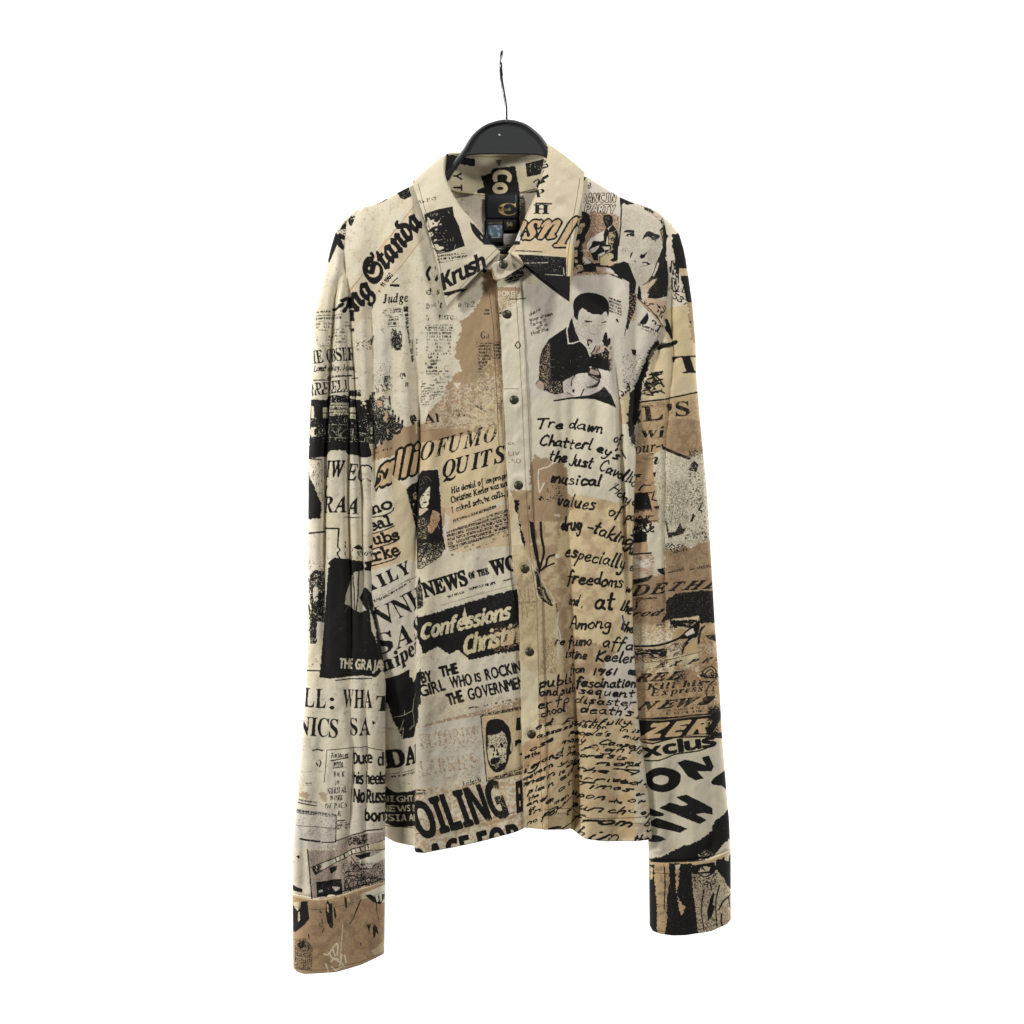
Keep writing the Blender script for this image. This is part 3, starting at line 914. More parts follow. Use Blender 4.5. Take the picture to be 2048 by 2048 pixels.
    line(INK, 14, "875,830 890,900 885,1060 850,1160", sm=1, wear=.2)
    poly(INK, "270,960 310,920 370,915 410,970 425,1060 410,1110 380,1090 395,1030 360,985 310,1010", rough=1)
    poly(INK, "560,870 610,870 650,930 630,985 590,980 570,930", rough=1)
    poly(INK, "500,960 550,945 545,990 510,990", rough=1)
    poly(INK, "660,850 700,850 705,880 665,880", rough=1)
    poly(INK, "355,1180 380,1145 400,1160 385,1200 410,1225 365,1225", rough=1)
    poly(INK, "450,1050 490,1030 500,1100 540,1180 530,1220 440,1200 480,1150", rough=1)
    poly(INK, "300,1330 360,1270 450,1280 520,1240 570,1280 560,1330 520,1390 460,1430 380,1460 320,1470 290,1400", rough=1.2, wear=.18)
    speck("420,1440 720,1420 660,1600 440,1640", INK, .5, sc=1.6)
    speck("220,780 740,760 740,960 220,960", INK, .62, sc=1.5)
    speck("560,1160 740,1160 740,1420 560,1420", INK, .61, sc=1.5)
    speck("220,640 700,580 740,780 220,800", INK, .68, sc=1.4)
    poly(INK, "1000,180 1110,170 1130,510 985,520", wear=.12)
    poly(INK, "970,790 1060,760 1140,790 1140,870 1040,880 1000,960 965,960", wear=.12)
    poly(INK, "1090,1160 1160,1130 1170,1200 1090,1200")
    micro("350,1800 1180,1480 1180,1560 350,1900", -20, 90, dens=.95, fillr=.7)
    fr('I')
    txt("Friday 10", 'serifit', 1490, 952, 1645, 908, 52, wear=.2)
    speck("1080,970 1700,900 1990,850 1990,1400 1080,1560", C(190, 158, 120), .53, sc=4.2, alpha=.75)
    micro("1090,965 1170,965 1170,1005 1090,1008", 0, 30, dens=.9)
    txt("OILING", 'sans', 1130, 1388, 1885, 1190, 312, up=(-105, -300), bold=7, track=.075)
    speck("1750,940 1850,930 1880,1200 1800,1210", C(206, 184, 146), .64, sc=1.2, grad=(0, .2))
    poly(INK, "1935,900 1992,880 2002,1150 1945,1172", wear=.03)
    poly(C(210, 186, 146), "1958,950 1970,948 1974,1000 1960,1004")
    poly(C(210, 186, 146), "1964,1060 1976,1058 1980,1110 1966,1114")
    txt("RACE FOR", 'sans', 1090, 1680, 2000, 1450, 200, up=(-40, -190), bold=7, track=.12)
    poly(C(200, 165, 122), "1650,1240 1930,1190 1930,1210 1660,1290", torn=4, alpha=.6)
    line(INK, 4, "1088,1342 1300,1310 1500,1268 1750,1212 2000,1140", rough=0, alpha=.8)
    fr('Q')
    txt("Ga", 'serif', 100, 920, 182, 920, 66, alpha=.75, wear=.3)
    micro("80,960 200,955 200,1105 80,1240", 0, 30, dens=.7, wlen=3, alpha=.85)
    micro("215,950 300,945 300,1110 220,1110", 0, 30, dens=.8, wlen=3, alpha=.85)
    micro("130,650 180,650 180,700 130,700", 0, 40, dens=.8, wlen=3)
    speck("60,940 330,940 330,1390 90,1390", INK, .70, sc=1.4, alpha=.8)
    speck("100,1100 330,1100 330,1800 0,1800", C(222, 205, 160), .56, sc=5, alpha=.7, grad=(0, -.2))
    line(C(90, 62, 46), 4, "178,500 215,800 240,1300 262,1750 268,1935", rough=0)
    line(C(30, 26, 24), 5, "250,580 290,1000 315,1500 326,1935", rough=0)
    fr('M')
    line(C(90, 62, 46), 4, "1335,-60 1360,300 1410,1000 1440,1400 1460,1600", rough=0)
    line(C(90, 62, 46), 4, "1375,-60 1400,400 1440,1000", rough=0)
    # ================================================================= body, right front
    clip("985,500 995,576 1003,697 1012,900 1017,1000 1026,1128 1037,1198 1045,1522 1050,1650 1100,1720 1320,1720 " + rev(RSB) + " 1180,300 1090,300")
    fr('H')
    poly(C(216, 194, 150), "60,-40 1145,-40 1150,2900 60,2900", torn=1, alpha=.85)
    poly(TAN, "60,-120 520,-130 520,120 505,300 480,460 545,520 620,800 640,1000 620,1150 900,1250 1000,1300 900,1400 890,1600 940,1800 900,1900 320,1930 330,1650 480,1560 480,1180 470,880 430,910 350,870 330,700 300,560 250,500 210,420 190,250 130,0", torn=3.5, alpha=.9)
    speck("540,0 1100,0 1130,1900 560,1900", TAN, .53, sc=16, alpha=.55)
    speck("250,-50 1140,-50 1150,1900 300,1900", C(222, 205, 165), .56, sc=14, alpha=.6)
    poly(C(216, 207, 192), "1065,1150 1150,1150 1165,1700 1100,1830 960,1875 920,1760 880,1620 895,1380 1000,1300", torn=2)
    poly(C(206, 188, 150), "100,440 210,430 300,600 330,740 345,860 470,900 485,1180 530,1200 545,1480 470,1560 330,1600 330,2100 160,2100 120,600", torn=3)
    speck("120,440 330,560 350,900 470,900 480,1150 330,1200 150,1100", TAN2, .575, sc=3.4, an=.35)
    poly(C(220, 206, 172), "170,1260 330,1270 320,1640 310,1900 170,1900", torn=3)
    poly(INK, "120,0 162,0 152,100 182,250 212,330 218,440 190,355 148,240", torn=2)
    poly(C(218, 204, 172), "120,100 150,105 170,250 200,400 205,480 100,460 95,250", torn=2.5)
    line(INK, 32, "258,60 270,200 290,350 322,530 330,560", sm=1, wear=.08)
    line(INK, 20, "345,150 352,300 375,440 345,560 330,620", sm=1, wear=.15)
    line(INK, 12, "280,140 320,135 350,155", sm=1)
    line(INK, 17, "350,600 390,560 410,490 470,465", sm=1, wear=.2)
    line(INK, 12, "390,570 460,540", wear=.2)
    poly(C(222, 214, 196), "470,455 520,480 500,500 475,490")
    poly(C(222, 214, 196), "450,128 500,125 515,142 490,140")
    line(INK, 26, "300,600 325,700 340,800 370,860 440,890", wear=.4)
    line(INK, 12, "475,880 490,960 480,1020 495,1110 515,1170", wear=.45)
    line(C(222, 214, 190), 12, "495,960 485,1060 510,1150 525,1300", wear=.3)
    fr('S7')
    poly(C(200, 182, 142), "160,0 330,0 420,280 440,640 690,720 720,1150 690,1580 460,1700 250,1400 240,1000 220,600", torn=2, alpha=.6)
    for q in ("240,540 250,600 300,700", "300,540 320,690", "350,540 360,680", "400,560 410,650", "270,760 280,900", "320,740 350,900", "380,740 430,750 430,800 390,800", "240,720 440,700"):
        line(TAN2, 9, q, wear=.33)
    line(C(140, 116, 88), 8, "230,700 440,690", wear=.4)
    speck("540,1150 700,1150 690,1580 480,1580", TAN2, .56, sc=3, an=.3)
    poly(C(206, 192, 156), "530,1590 690,1580 690,1660 480,1700", torn=1)
    line(C(205, 194, 164), 18, tear(np.array(pp("330,130 400,270 440,420 430,560 480,650 600,740 690,710")), 5, 26), wear=.15)
    line(C(205, 194, 164), 20, tear(np.array(pp("690,870 700,980 680,1080 740,1200 720,1400")), 5, 26), wear=.25)
    line(INK, 26, tear(np.array(pp("440,330 470,440 470,560 510,650 560,690 640,740")), 6, 30)[:-6], wear=.36)
    fr('E')
    poly(CREAM, "20,700 1260,560 1300,900 1300,1700 1150,1720 800,1640 660,1450 560,1330 330,1260 290,1600 60,1600", torn=2)
    poly(TAN, "330,1255 400,1300 450,1290 500,1335 580,1320 640,1380 655,1450 640,1600 760,1720 600,1900 250,1900 300,1700 280,1400", torn=3)
    line(C(224, 216, 198), 13, tear(np.array(pp("510,1335 470,1370 370,1400 365,1500 380,1620")), 2, 14)[:-14])
    poly(INK, "365,1680 400,1650 425,1690 380,1700", wear=.4)
    speck("440,1600 600,1500 600,1700 440,1700", INK, .66)
    poly(C(222, 214, 194), "510,1835 560,1820 580,1850 540,1850")
    line(TAN, 9, "250,400 270,400 285,550 280,700", wear=.35)
    fr('C')
    poly(PALE, "215,1080 660,1000 830,955 1050,960 1240,1050 1190,1900 1150,2160 280,2175 240,1800", rough=.3)
    poly(CREAM, "0,1000 230,1000 240,2200 10,2200", rough=.2)
    line(INK, 11, "680,990 830,958 1040,962 1240,1045")
    poly(C(222, 215, 204), "760,1330 830,1320 960,1340 1035,1320 1045,1390 1032,1500 1000,1590 930,1680 870,1680 820,1630 750,1560 712,1480 700,1420 730,1400", sm=1, rough=.3)
    poly(INK, "705,1300 712,1225 768,1168 850,1150 940,1165 1010,1200 1046,1265 1042,1375 1022,1330 960,1348 880,1355 830,1330 790,1298 762,1345 748,1420 722,1365", sm=1, rough=.5)
    line(INK, 10, "808,1428 850,1420 882,1426", sm=1, wear=.1)
    line(INK, 10, "968,1438 1000,1432 1034,1424", sm=1, wear=.1)
    line(GREY, 7, "830,1395 880,1392", wear=.2)
    line(C(120, 110, 100), 6, "915,1440 905,1490 930,1495", wear=.2)
    line(C(120, 110, 100), 7, "862,1542 905,1536 950,1545", wear=.2)
    line(C(130, 120, 110), 7, "715,1480 760,1560 830,1630", wear=.3)
    micro("1045,1190 1168,1235 1168,1375 1045,1330", 22, 29, dens=.75, wlen=4)
    line(INK, 16, "1120,1410 1135,1430", wear=.3)
    fr('Q')
    for s_, a in (("dark", (545, 716, 655, 655)), ("your dream", (552, 764, 760, 700)), ("to by it", (556, 806, 700, 762)), ("of a", (612, 832, 716, 796)), ("that the", (560, 890, 720, 842))):
        hand(s_, *a, 17, 6, C(70, 66, 62), jit=.1)
    fr('E')
    poly(INK, "690,-60 660,20 560,90 470,150 400,260 380,330 390,400 375,540 400,620 520,680 610,665 600,560 700,500 760,480 860,472 860,440 950,430 1055,452 1055,300 1040,255 1000,195 940,240 862,312 830,230 770,170 720,60", rough=.8, wear=.1)
    poly(MAUVE, "395,270 470,160 470,420 400,600 376,540 392,400 382,330", wear=.52)
    poly(C(176, 152, 124), "862,315 1000,200 1060,270 1055,440 960,430 860,440", wear=.5)
    speck("860,300 1060,220 1060,450 860,450", INK, .56, sc=1.2)
    line(C(225, 218, 205), 13, "655,20 640,60 655,192 700,188 770,165")
    line(C(225, 218, 205), 10, "862,312 832,230 790,180", wear=.1)
    poly(INK, "832,170 850,145 882,165 885,200 850,225 838,210", wear=.25)
    poly(C(200, 176, 150), "850,170 870,165 872,195 852,200")
    poly(C(225, 218, 205), "880,220 910,190 905,230 868,300", wear=.15)
    poly(INK, "990,180 1005,90 1022,72 1035,120 1020,190 1050,130 1055,190 1030,230", wear=.2)
    poly(C(224, 216, 205), "605,640 612,560 640,532 690,515 750,480 830,478 880,510 945,560 890,600 810,630 790,690 700,692 640,665", sm=1, rough=.3)
    poly(C(224, 216, 205), "930,430 960,422 1060,470 1085,600 1115,790 1062,690 1005,600 960,650 900,678 800,688 800,640 900,600 970,550 975,500", rough=.3)
    for q in ("640,660 690,690", "682,600 690,530 720,500", "805,630 780,690", "830,612 900,590 955,545 960,510", "930,430 965,480 970,520"):
        line(INK, 9, q, sm=1)
    poly(C(190, 170, 150), "858,440 945,452 975,510 935,545 846,490")
    line(INK, 9, "858,440 946,452 975,512 935,545 846,492 858,440")
    poly(INK, "1005,600 1060,680 1112,812 1040,772 900,722 690,720 520,746 510,735 680,705 850,690 960,642")
    poly(C(190, 165, 150), "345,580 372,545 425,590 415,640 362,622", sm=1)
    line(INK, 6, "345,580 372,545 425,590", sm=1)
    poly(C(206, 190, 178), "520,680 640,668 720,690 560,725", alpha=.8)
    poly(INK, "690,635 720,628 715,655 700,660", wear=.2)
    for s_, x0, y0, x1, y1, h_, w_ in (
            ("Tre", 345, 1003, 615, 1000, 46, 20), ("dawn", 652, 1003, 1002, 1052, 52, 20), ("of", 1080, 1130, 1165, 1150, 46, 16), ("Chatterl", 372, 1162, 880, 1205, 50, 20),
            ("ey's", 920, 1222, 1135, 1310, 46, 18), ("the", 462, 1312, 645, 1335, 52, 21), ("Just", 660, 1348, 890, 1388, 54, 20), ("Cavalli", 940, 1400, 1260, 1530, 54, 20),
            ("musical", 488, 1518, 970, 1562, 52, 21), ("'Ha", 1030, 1580, 1180, 1690, 46, 16), ("values", 540, 1738, 912, 1786, 60, 20), ("of", 1035, 1838, 1150, 1868, 56, 18),
            ("c", 1245, 1540, 1310, 1560, 46, 14), ("y a", 1200, 1720, 1310, 1750, 46, 14), ("pub", 1212, 1880, 1320, 1900, 44, 14)):
        hand(s_, x0, y0, x1, y1, h_, w_)
    line(INK, 12, "1175,1210 1210,1290", wear=.1)
    fr('H')
    for s_, x0, y0, x1, y1, h_, w_ in (
            ("drug", 515, 258, 700, 258, 58, 20), ("-taking", 735, 258, 1120, 400, 56, 19), ("especially", 545, 478, 1060, 588, 58, 17), ("freedoms", 568, 706, 1045, 750, 54, 18),
            ("w", 1070, 790, 1120, 800, 44, 14), ("and", 582, 890, 672, 908, 48, 13), (",", 695, 915, 715, 915, 40, 13), ("at", 800, 932, 982, 932, 74, 24), ("the", 1015, 930, 1120, 975, 50, 16),
            ("Among", 588, 1092, 945, 1100, 50, 16), ("the", 1015, 1105, 1135, 1140, 42, 16), ("re", 468, 1222, 546, 1240, 34, 13), ("fumo", 578, 1246, 785, 1240, 42, 14), ("affa", 868, 1240, 1138, 1282, 48, 15),
            ("istine", 552, 1340, 745, 1360, 42, 13), ("Keeler", 815, 1366, 1150, 1390, 44, 16), ("from", 596, 1478, 725, 1478, 36, 12), ("1961", 785, 1490, 992, 1490, 36, 16), ("an", 1085, 1490, 1160, 1500, 34, 15),
            ("publi", 335, 1602, 620, 1556, 42, 17), ("fascination", 655, 1590, 1165, 1595, 40, 17), ("and sub", 342, 1672, 650, 1640, 34, 14), ("sequent", 680, 1650, 1145, 1682, 34, 15),
            ("her fo", 265, 1792, 600, 1725, 36, 15), ("disaster", 640, 1728, 1155, 1762, 32, 14), ("school", 302, 1858, 560, 1800, 34, 14), ("death's", 690, 1805, 1130, 1848, 36, 15),
            ("s", 1110, 300, 1140, 310, 60, 15), ("d", 1095, 460, 1130, 470, 60, 15), ("e", 1100, 600, 1135, 610, 40, 15), ("h", 1050, 20, 1090, 20, 40, 14)):
        hand(s_, x0, y0, x1, y1, h_, w_)
    line(C(50, 55, 110), 13, "1040,985 1050,1050 1045,1100", wear=.3)
    fr('J')
    poly(C(220, 208, 174), "215,-60 400,-60 405,520 300,660 225,720", torn=3)
    poly(C(200, 166, 126), "232,720 310,655 400,600 520,640 480,900 380,930 240,1000", torn=4, alpha=.7)
    speck("240,700 1500,500 1540,1700 260,1560", C(196, 160, 120), .56, sc=15, alpha=.55)
    for s_, x0, y0, x1, y1, h_, w_ in (
            ("ed", 365, 552, 540, 490, 30, 15), ("Faithfully.", 640, 505, 1380, 500, 34, 15), ("assass", 375, 636, 760, 530, 28, 14), ("ination", 770, 520, 1110, 548, 28, 13), ("in is", 1235, 562, 1450, 600, 26, 13),
            ("people's", 720, 602, 1140, 622, 30, 14), ("must", 1275, 642, 1480, 680, 28, 13), ("ose", 305, 776, 565, 660, 28, 14), ("many", 630, 700, 915, 690, 36, 14), ("Caesar", 1025, 700, 1470, 765, 32, 15),
            ("and", 425, 896, 650, 795, 30, 15), ("fight", 865, 760, 1410, 805, 36, 14), ("if", 1420, 790, 1480, 810, 30, 12), ("ig", 240, 1010, 410, 915, 36, 16), ("Moore's", 680, 825, 1180, 850, 30, 15), ("is", 1200, 858, 1310, 870, 30, 14),
            ("govern", 245, 1085, 560, 920, 28, 14), ("you", 600, 915, 870, 905, 28, 13), ("nor", 1000, 910, 1420, 955, 32, 14), ("man", 240, 1150, 590, 1010, 30, 14), ("when", 680, 950, 870, 920, 26, 12), ("the", 810, 975, 1140, 1010, 30, 15), ("A", 1180, 960, 1420, 1050, 40, 15),
            ("pla", 290, 1220, 470, 1150, 30, 13), ("ed", 610, 1090, 780, 990, 30, 13), ("arrived", 790, 1060, 1450, 1130, 34, 16), ("n", 480, 1160, 580, 1100, 28, 13), ("and", 270, 1345, 480, 1270, 26, 14), ("at", 590, 1200, 760, 1120, 28, 13),
            ("Times", 800, 1140, 1370, 1200, 34, 17), ("a", 470, 1310, 560, 1280, 28, 15), ("upon", 760, 1250, 1110, 1280, 40, 15), ("or", 1310, 1300, 1510, 1330, 38, 15), ("in", 280, 1440, 460, 1370, 28, 13), ("ar", 470, 1420, 750, 1300, 28, 14),
            ("punch", 770, 1375, 1300, 1440, 44, 17), ("of", 1450, 1430, 1560, 1470, 36, 16), ("for", 420, 1480, 640, 1380, 30, 14), ("t", 650, 1450, 760, 1440, 40, 19), ("no", 280, 1540, 400, 1490, 28, 13), ("from", 785, 1510, 1370, 1575, 48, 19),
            ("so the", 250, 850, 420, 800, 24, 13), ("tra", 700, 775, 800, 750, 24, 12), ("en", 560, 860, 660, 830, 24, 12), ("and", 1290, 905, 1440, 930, 24, 12), ("is", 600, 1030, 680, 990, 24, 12), ("ed", 1180, 1095, 1290, 1110, 26, 13),
            ("the", 290, 1290, 420, 1240, 24, 12), ("or", 1400, 1235, 1490, 1250, 26, 13), ("men", 560, 1330, 720, 1250, 24, 12), ("who", 1120, 1310, 1270, 1330, 26, 13), ("it", 300, 1400, 380, 1370, 24, 12), ("is", 1330, 1400, 1420, 1420, 26, 13),
            ("by", 1480, 1560, 1600, 1600, 50, 18), ("him", 840, 1680, 1230, 1710, 60, 20), ("ar", 470, 1590, 760, 1570, 26, 14), ("that", 1380, 1720, 1600, 1740, 50, 17), ("s", 1400, 440, 1450, 450, 26, 12), ("wil", 1480, 1130, 1540, 1180, 26, 12)):
        hand(s_, x0, y0, x1, y1, h_ * .84, w_ * 1.0, jit=.11, slant=.35)
    line(INK, 5, "465,1372 640,1372 760,1392 900,1450 1080,1480 1290,1478 1560,1455", sm=1, rough=0, alpha=.85)
    line(INK, 5, "470,1420 740,1425", rough=0, alpha=.6)
    line(INK, 5, "1100,1525 1560,1530", rough=0, alpha=.4)
    fr('S2')
    poly(C(212, 206, 192), "640,470 720,330 800,320 940,420 1180,400 1230,420 1230,700 1140,760 1110,900 980,940 900,1120 860,1000 760,840 650,640", rough=.3)
    poly(INK, "640,280 690,180 790,90 900,70 1020,80 1130,150 1210,260 1235,400 1218,468 1180,360 1100,440 1060,430 1020,430 945,425 960,405 862,385 865,365 785,322 740,370 720,440 712,540 650,470", rough=.6)
    speck("640,470 900,470 900,880 700,760", C(150, 140, 126), .57, sc=.9, alpha=.55)
    speck("900,440 1230,440 1140,800 900,820", C(150, 140, 126), .61, sc=.9, alpha=.5)
    speck("820,600 1160,600 1100,900 860,860", C(150, 140, 126), .58, sc=.9, alpha=.5)
    poly(INK, "808,545 850,532 950,548 955,562 890,560 860,566", rough=.6)
    poly(INK, "1090,568 1120,552 1196,545 1190,558 1130,572", rough=.6)
    line(C(165, 155, 140), 8, "660,650 700,720 760,780 850,830 900,850", sm=1, wear=.3)
    line(C(140, 130, 118), 9, "900,740 950,752 990,770", sm=1, wear=.2)
    speck("780,560 960,560 960,640 780,640", C(176, 168, 152), .60, sc=1.2, alpha=.6)
    poly(INK, "870,850 910,845 955,870 950,910 925,890 895,870 885,900 900,940 890,975 865,940", rough=.7)
    poly(C(190, 168, 148), "895,885 925,880 940,930 900,935", wear=.2)
    poly(INK, "895,992 918,992 915,1012 900,1010")
    poly(INK, "915,1095 960,1030 1000,960 1020,945 990,1020 940,1090", rough=.6)
    poly(C(200, 180, 160), "990,1020 1060,930 1170,950 1260,1020 1280,1130 1240,1180 920,1160 960,1100", rough=.8)
    poly(INK, "880,1180 920,1150 960,1100 1060,1080 1150,1050 1180,980 1240,1060 1230,1130 1215,1220 1235,1380 1050,1330 900,1300 870,1240", wear=.34, rough=1)
    poly(INK, "1140,800 1180,725 1205,760 1215,860 1205,950 1160,960 1135,870", rough=.7)
    poly(INK, "1235,830 1252,830 1250,930 1222,950", rough=.6)
    for q in ("1120,860 1180,950", "1160,1000 1230,1080", "1040,1000 1010,1070", "1080,960 1060,1040"):
        line(INK, 11, q)
    poly(INK, "80,1130 110,1030 190,940 225,960 230,1530 280,1760 190,1720 110,1690 60,1540 70,1300", wear=.36, rough=1.1)
    speck("80,1100 240,940 240,1700 80,1560", C(168, 148, 124), .56, sc=1.3)
    speck("120,1560 440,1560 440,1760 200,1740", C(188, 172, 150), .60, sc=1.5)
    poly(C(188, 164, 148), "15,1590 60,1540 130,1580 150,1680 100,1690 30,1640", sm=1, rough=.6)
    line(INK, 7, "12,1600 60,1540 100,1550", sm=1)
    for q in ("735,1145 780,1135", "265,1320 330,1310", "580,1190 585,1250", "260,1190 330,1180", "720,1300 740,1295", "440,1470 470,1470", "240,900 245,1480"):
        line(C(128, 120, 104), 7, q, wear=.2)
    poly(C(212, 206, 192), "895,1310 930,1300 940,1315 905,1330", sm=1)
    poly(C(200, 182, 170), "915,1345 1050,1375 1070,1430 1000,1440 920,1410", rough=.4)
    poly(INK, "905,1420 1000,1440 1070,1440 1060,1380 1105,1440 1090,1500 1040,1500 960,1460 880,1450", wear=.25)
    poly(INK, "830,1670 950,1640 1040,1560 1080,1500 1090,1560 1030,1640 950,1660", rough=.6)
    line(C(120, 112, 100), 6, "590,1620 590,1560 640,1490", sm=1)
    speck("460,1500 1040,1420 1040,1640 480,1760", C(150, 140, 126), .58, sc=.9, alpha=.5)
    speck("800,1650 1300,1350 1300,1780 800,1790", C(150, 140, 126), .60, sc=.9, alpha=.5)
    poly(INK, "618,1690 660,1680 650,1705 655,1745 630,1730", rough=.5)
    # placket stitching and top of the placket
    fr('Q')
    poly(TAN, "250,450 458,455 440,540 410,620 330,640 300,680 262,690", torn=2)
    txt("POKER", 'sans', 262, 532, 438, 530, 46, col=CREAM, wear=.25)
    speck("262,540 430,540 400,640 265,690", CREAM, .5, sc=1.5)
    micro("240,680 300,680 300,720 240,720", 0, 40)
    line(INK, 7, "365,556 440,562 510,550", wear=.15)
    line(INK, 8, "415,990 440,950 462,985 440,1010 420,985", wear=.2, sm=1)
    line(INK, 5, "315,1382 445,1382", rough=0, alpha=.7)
    poly(INK, "310,380 380,330 470,270 500,330 440,390 320,405", wear=.3)
    for q in ("260,420 380,350 480,330", "300,405 400,380 520,350"):
        line(C(214, 204, 176), 8, q)
    fr('1')
    for o in (36, 46):
        line(C(74, 54, 44), .8, [(x + o, y) for x, y in pp("995,576 1003,697 1012,900 1017,1000 1026,1128 1037,1198 1045,1522 1050,1655")], rough=0, alpha=.8)
    txt("OK", 'reg', 1015.5, 891, 1032, 891, 5, alpha=.6)
    txt("LIV", 'reg', 1017, 912, 1040, 912, 9, col=TAN2, wear=.35)
    txt("LRO", 'reg', 1017, 927, 1042, 927, 9, col=TAN2, wear=.35)
    # ---- right shoulder: poster, face
    fr('C')
    poly(C(196, 168, 140), "770,0 830,40 1160,205 1152,880 1100,970 690,990 680,700", rough=.3)
    poly(C(212, 203, 188), "815,30 1165,205 1155,430 1085,385 805,372 760,285", rough=.3)
    speck("700,400 1150,400 1130,960 690,980", C(80, 62, 52), .60, sc=1.0)
    scribble("815,55 880,150", 7, 8, INK, 2)
    txt("DANCIN", 'sansit', 778, 272, 1122, 270, 86, col=C(212, 203, 188), bold=0, outline=(C(66, 48, 40), 7), track=.09)
    txt("PARTY", 'sansit', 812, 372, 1114, 382, 82, col=C(212, 203, 188), bold=0, outline=(C(66, 48, 40), 7), track=.09)
    poly(INK, "790,420 850,400 872,480 845,560 800,640 775,690 800,770 775,900 760,860 770,740 740,640 790,560", sm=1, wear=.1)
    scribble("700,560 790,960", 9, 46, INK, 6)
    scribble("740,400 800,560", 7, 16, INK, 16)
    poly(C(222, 214, 200), "1015,560 930,600 850,680 830,740 800,760 870,745 960,700 1030,640")
    poly(INK, "1000,425 1030,393 1068,400 1086,450 1070,502 1042,522 1010,492", sm=1)
    poly(INK, "1025,540 1090,512 1140,600 1142,760 1122,840 1040,862 965,880 950,800 1010,740 1000,640", rough=.8)
    poly(C(170, 140, 112), "1050,600 1090,560 1115,640 1110,740 1040,740", wear=.5)
    poly(C(222, 214, 200), "1035,545 1060,530 1040,600")
    poly(INK, "890,665 940,650 995,655 1002,725 940,745 960,775 920,770 868,720", rough=.8)
    poly(C(222, 214, 200), "860,705 945,712 925,765 880,770", rough=1)
    poly(C(205, 182, 148), "965,815 1095,700 1122,800 1080,905 985,890", wear=.3)
    poly(INK, "800,820 850,830 900,870 960,860 1010,900 1110,880 1100,950 900,948 800,950", rough=1, wear=.1)
    poly(C(205, 182, 160), "920,900 1020,892 1060,925 1105,950 1108,970 930,940")
    scribble("790,800 880,930", 8, 16, C(190, 170, 145), 8)
    fr('S5')
    speck("420,600 690,580 700,900 230,1380 220,1240 430,950", C(120, 92, 76), .50, sc=1.2, alpha=.6)
    poly(INK, "250,560 330,580 380,640 415,740 400,860 330,1000 300,1060 310,1160 220,1260 215,1480 280,1700 270,1800 150,1800 100,1640 40,1560 70,1330 60,1180 80,1060 150,950 230,840 180,760 160,600", rough=.8)
    for q in ("170,580 230,570 240,660 210,740 175,690", "215,800 290,790 300,860 250,920 215,1020 130,1020 150,950", "80,1180 180,1130 195,1200 150,1290 80,1300", "70,1370 140,1350 140,1480 80,1500",
              "75,1540 150,1560 150,1610 90,1620", "120,1660 230,1650 280,1760 150,1800", "130,780 180,770 170,870 110,940"):
        poly(C(178, 162, 132), q, wear=.36, rough=1.2)
    poly(C(216, 209, 195), "680,960 660,1150 600,1180 450,1190 440,1240 340,1340 330,1240 400,1130 560,1020")
    line(C(190, 180, 160), 14, "215,1375 340,1340")
    poly(INK, "680,650 720,628 800,625 850,660 855,780 830,840 760,905 720,880 690,800 670,740", sm=1, rough=.6)
    speck("720,680 780,660 780,830 720,830", C(140, 130, 118), .60, sc=1.2)
    poly(INK, "720,920 850,825 930,920 975,1020 985,1200 960,1550 880,1590 800,1560 880,1500 860,1430 700,1440 880,1330 760,1250 680,1180 670,1030", rough=.8)
    poly(C(186, 168, 130), "780,990 930,930 910,1100 880,1200 830,1320 790,1210 760,1060", wear=.47, rough=1.2)
    poly(C(205, 198, 180), "745,1060 765,1080 770,1240 715,1235")
    poly(C(205, 198, 180), "755,900 860,830 790,900 770,960")
    poly(INK, "440,1200 480,1170 560,1168 600,1190 680,1150 700,1250 690,1380 560,1440 560,1560 470,1560 430,1450 370,1330 440,1250", rough=.8)
    poly(C(205, 200, 185), "400,1330 590,1250 570,1300 500,1390 440,1420 405,1390", rough=.8)
    poly(C(205, 200, 185), "560,1440 700,1380 690,1430 600,1490")
    poly(C(196, 182, 142), "600,1500 800,1400 870,1430 880,1500 760,1560 790,1600 740,1660 600,1650", rough=1, wear=.2)
    poly(C(206, 198, 182), "640,1280 800,1280 790,1340 690,1350", wear=.2)
    poly(C(200, 192, 186), "240,1500 300,1510 430,1600 380,1640 300,1620", rough=.8)
    poly(INK, "250,1660 330,1640 420,1620 600,1660 760,1660 870,1760 720,1700 520,1700 500,1800 290,1800", rough=.8)
    poly(C(176, 150, 130), "515,1690 720,1695 720,1780 530,1790", wear=.15)
    poly(C(214, 206, 192), "722,1700 800,1710 890,1790 910,1830 740,1790")
    poly(C(214, 206, 192), "870,1600 940,1590 930,1650")
    fr('C')
    poly(C(204, 196, 182), "1160,222 1320,290 1500,350 1560,420 1630,560 1630,1450 1320,1420 1130,900", rough=.2)
    poly(C(218, 210, 197), "1175,300 1320,290 1450,350 1540,420 1562,560 1562,700 1530,850 1480,970 1420,1040 1370,1072 1320,1040 1280,950 1240,830 1150,862 1140,700 1175,560", sm=1, rough=.3)
    poly(INK, "1162,230 1215,260 1275,290 1180,282")
    poly(INK, "1300,300 1420,325 1545,425 1480,385 1400,350", wear=.5)
    speck("1330,300 1530,370 1600,480 1540,470 1400,380", INK, .5)
    poly(C(150, 120, 100), "1540,470 1580,500 1570,640 1540,600", wear=.4)
    poly(INK, "1575,470 1618,500 1640,580 1632,700 1625,850 1615,1000 1600,1180 1480,1215 1418,1205 1450,1120 1510,990 1545,880 1580,780 1566,650 1590,560", rough=1)
    line(INK, 9, "1562,720 1540,860 1490,990 1420,1062 1370,1078", sm=1)
    poly(INK, "1188,560 1215,545 1262,545 1292,572 1240,570", rough=.8)
    poly(INK, "1208,588 1250,575 1288,592 1268,612 1228,612", sm=1)
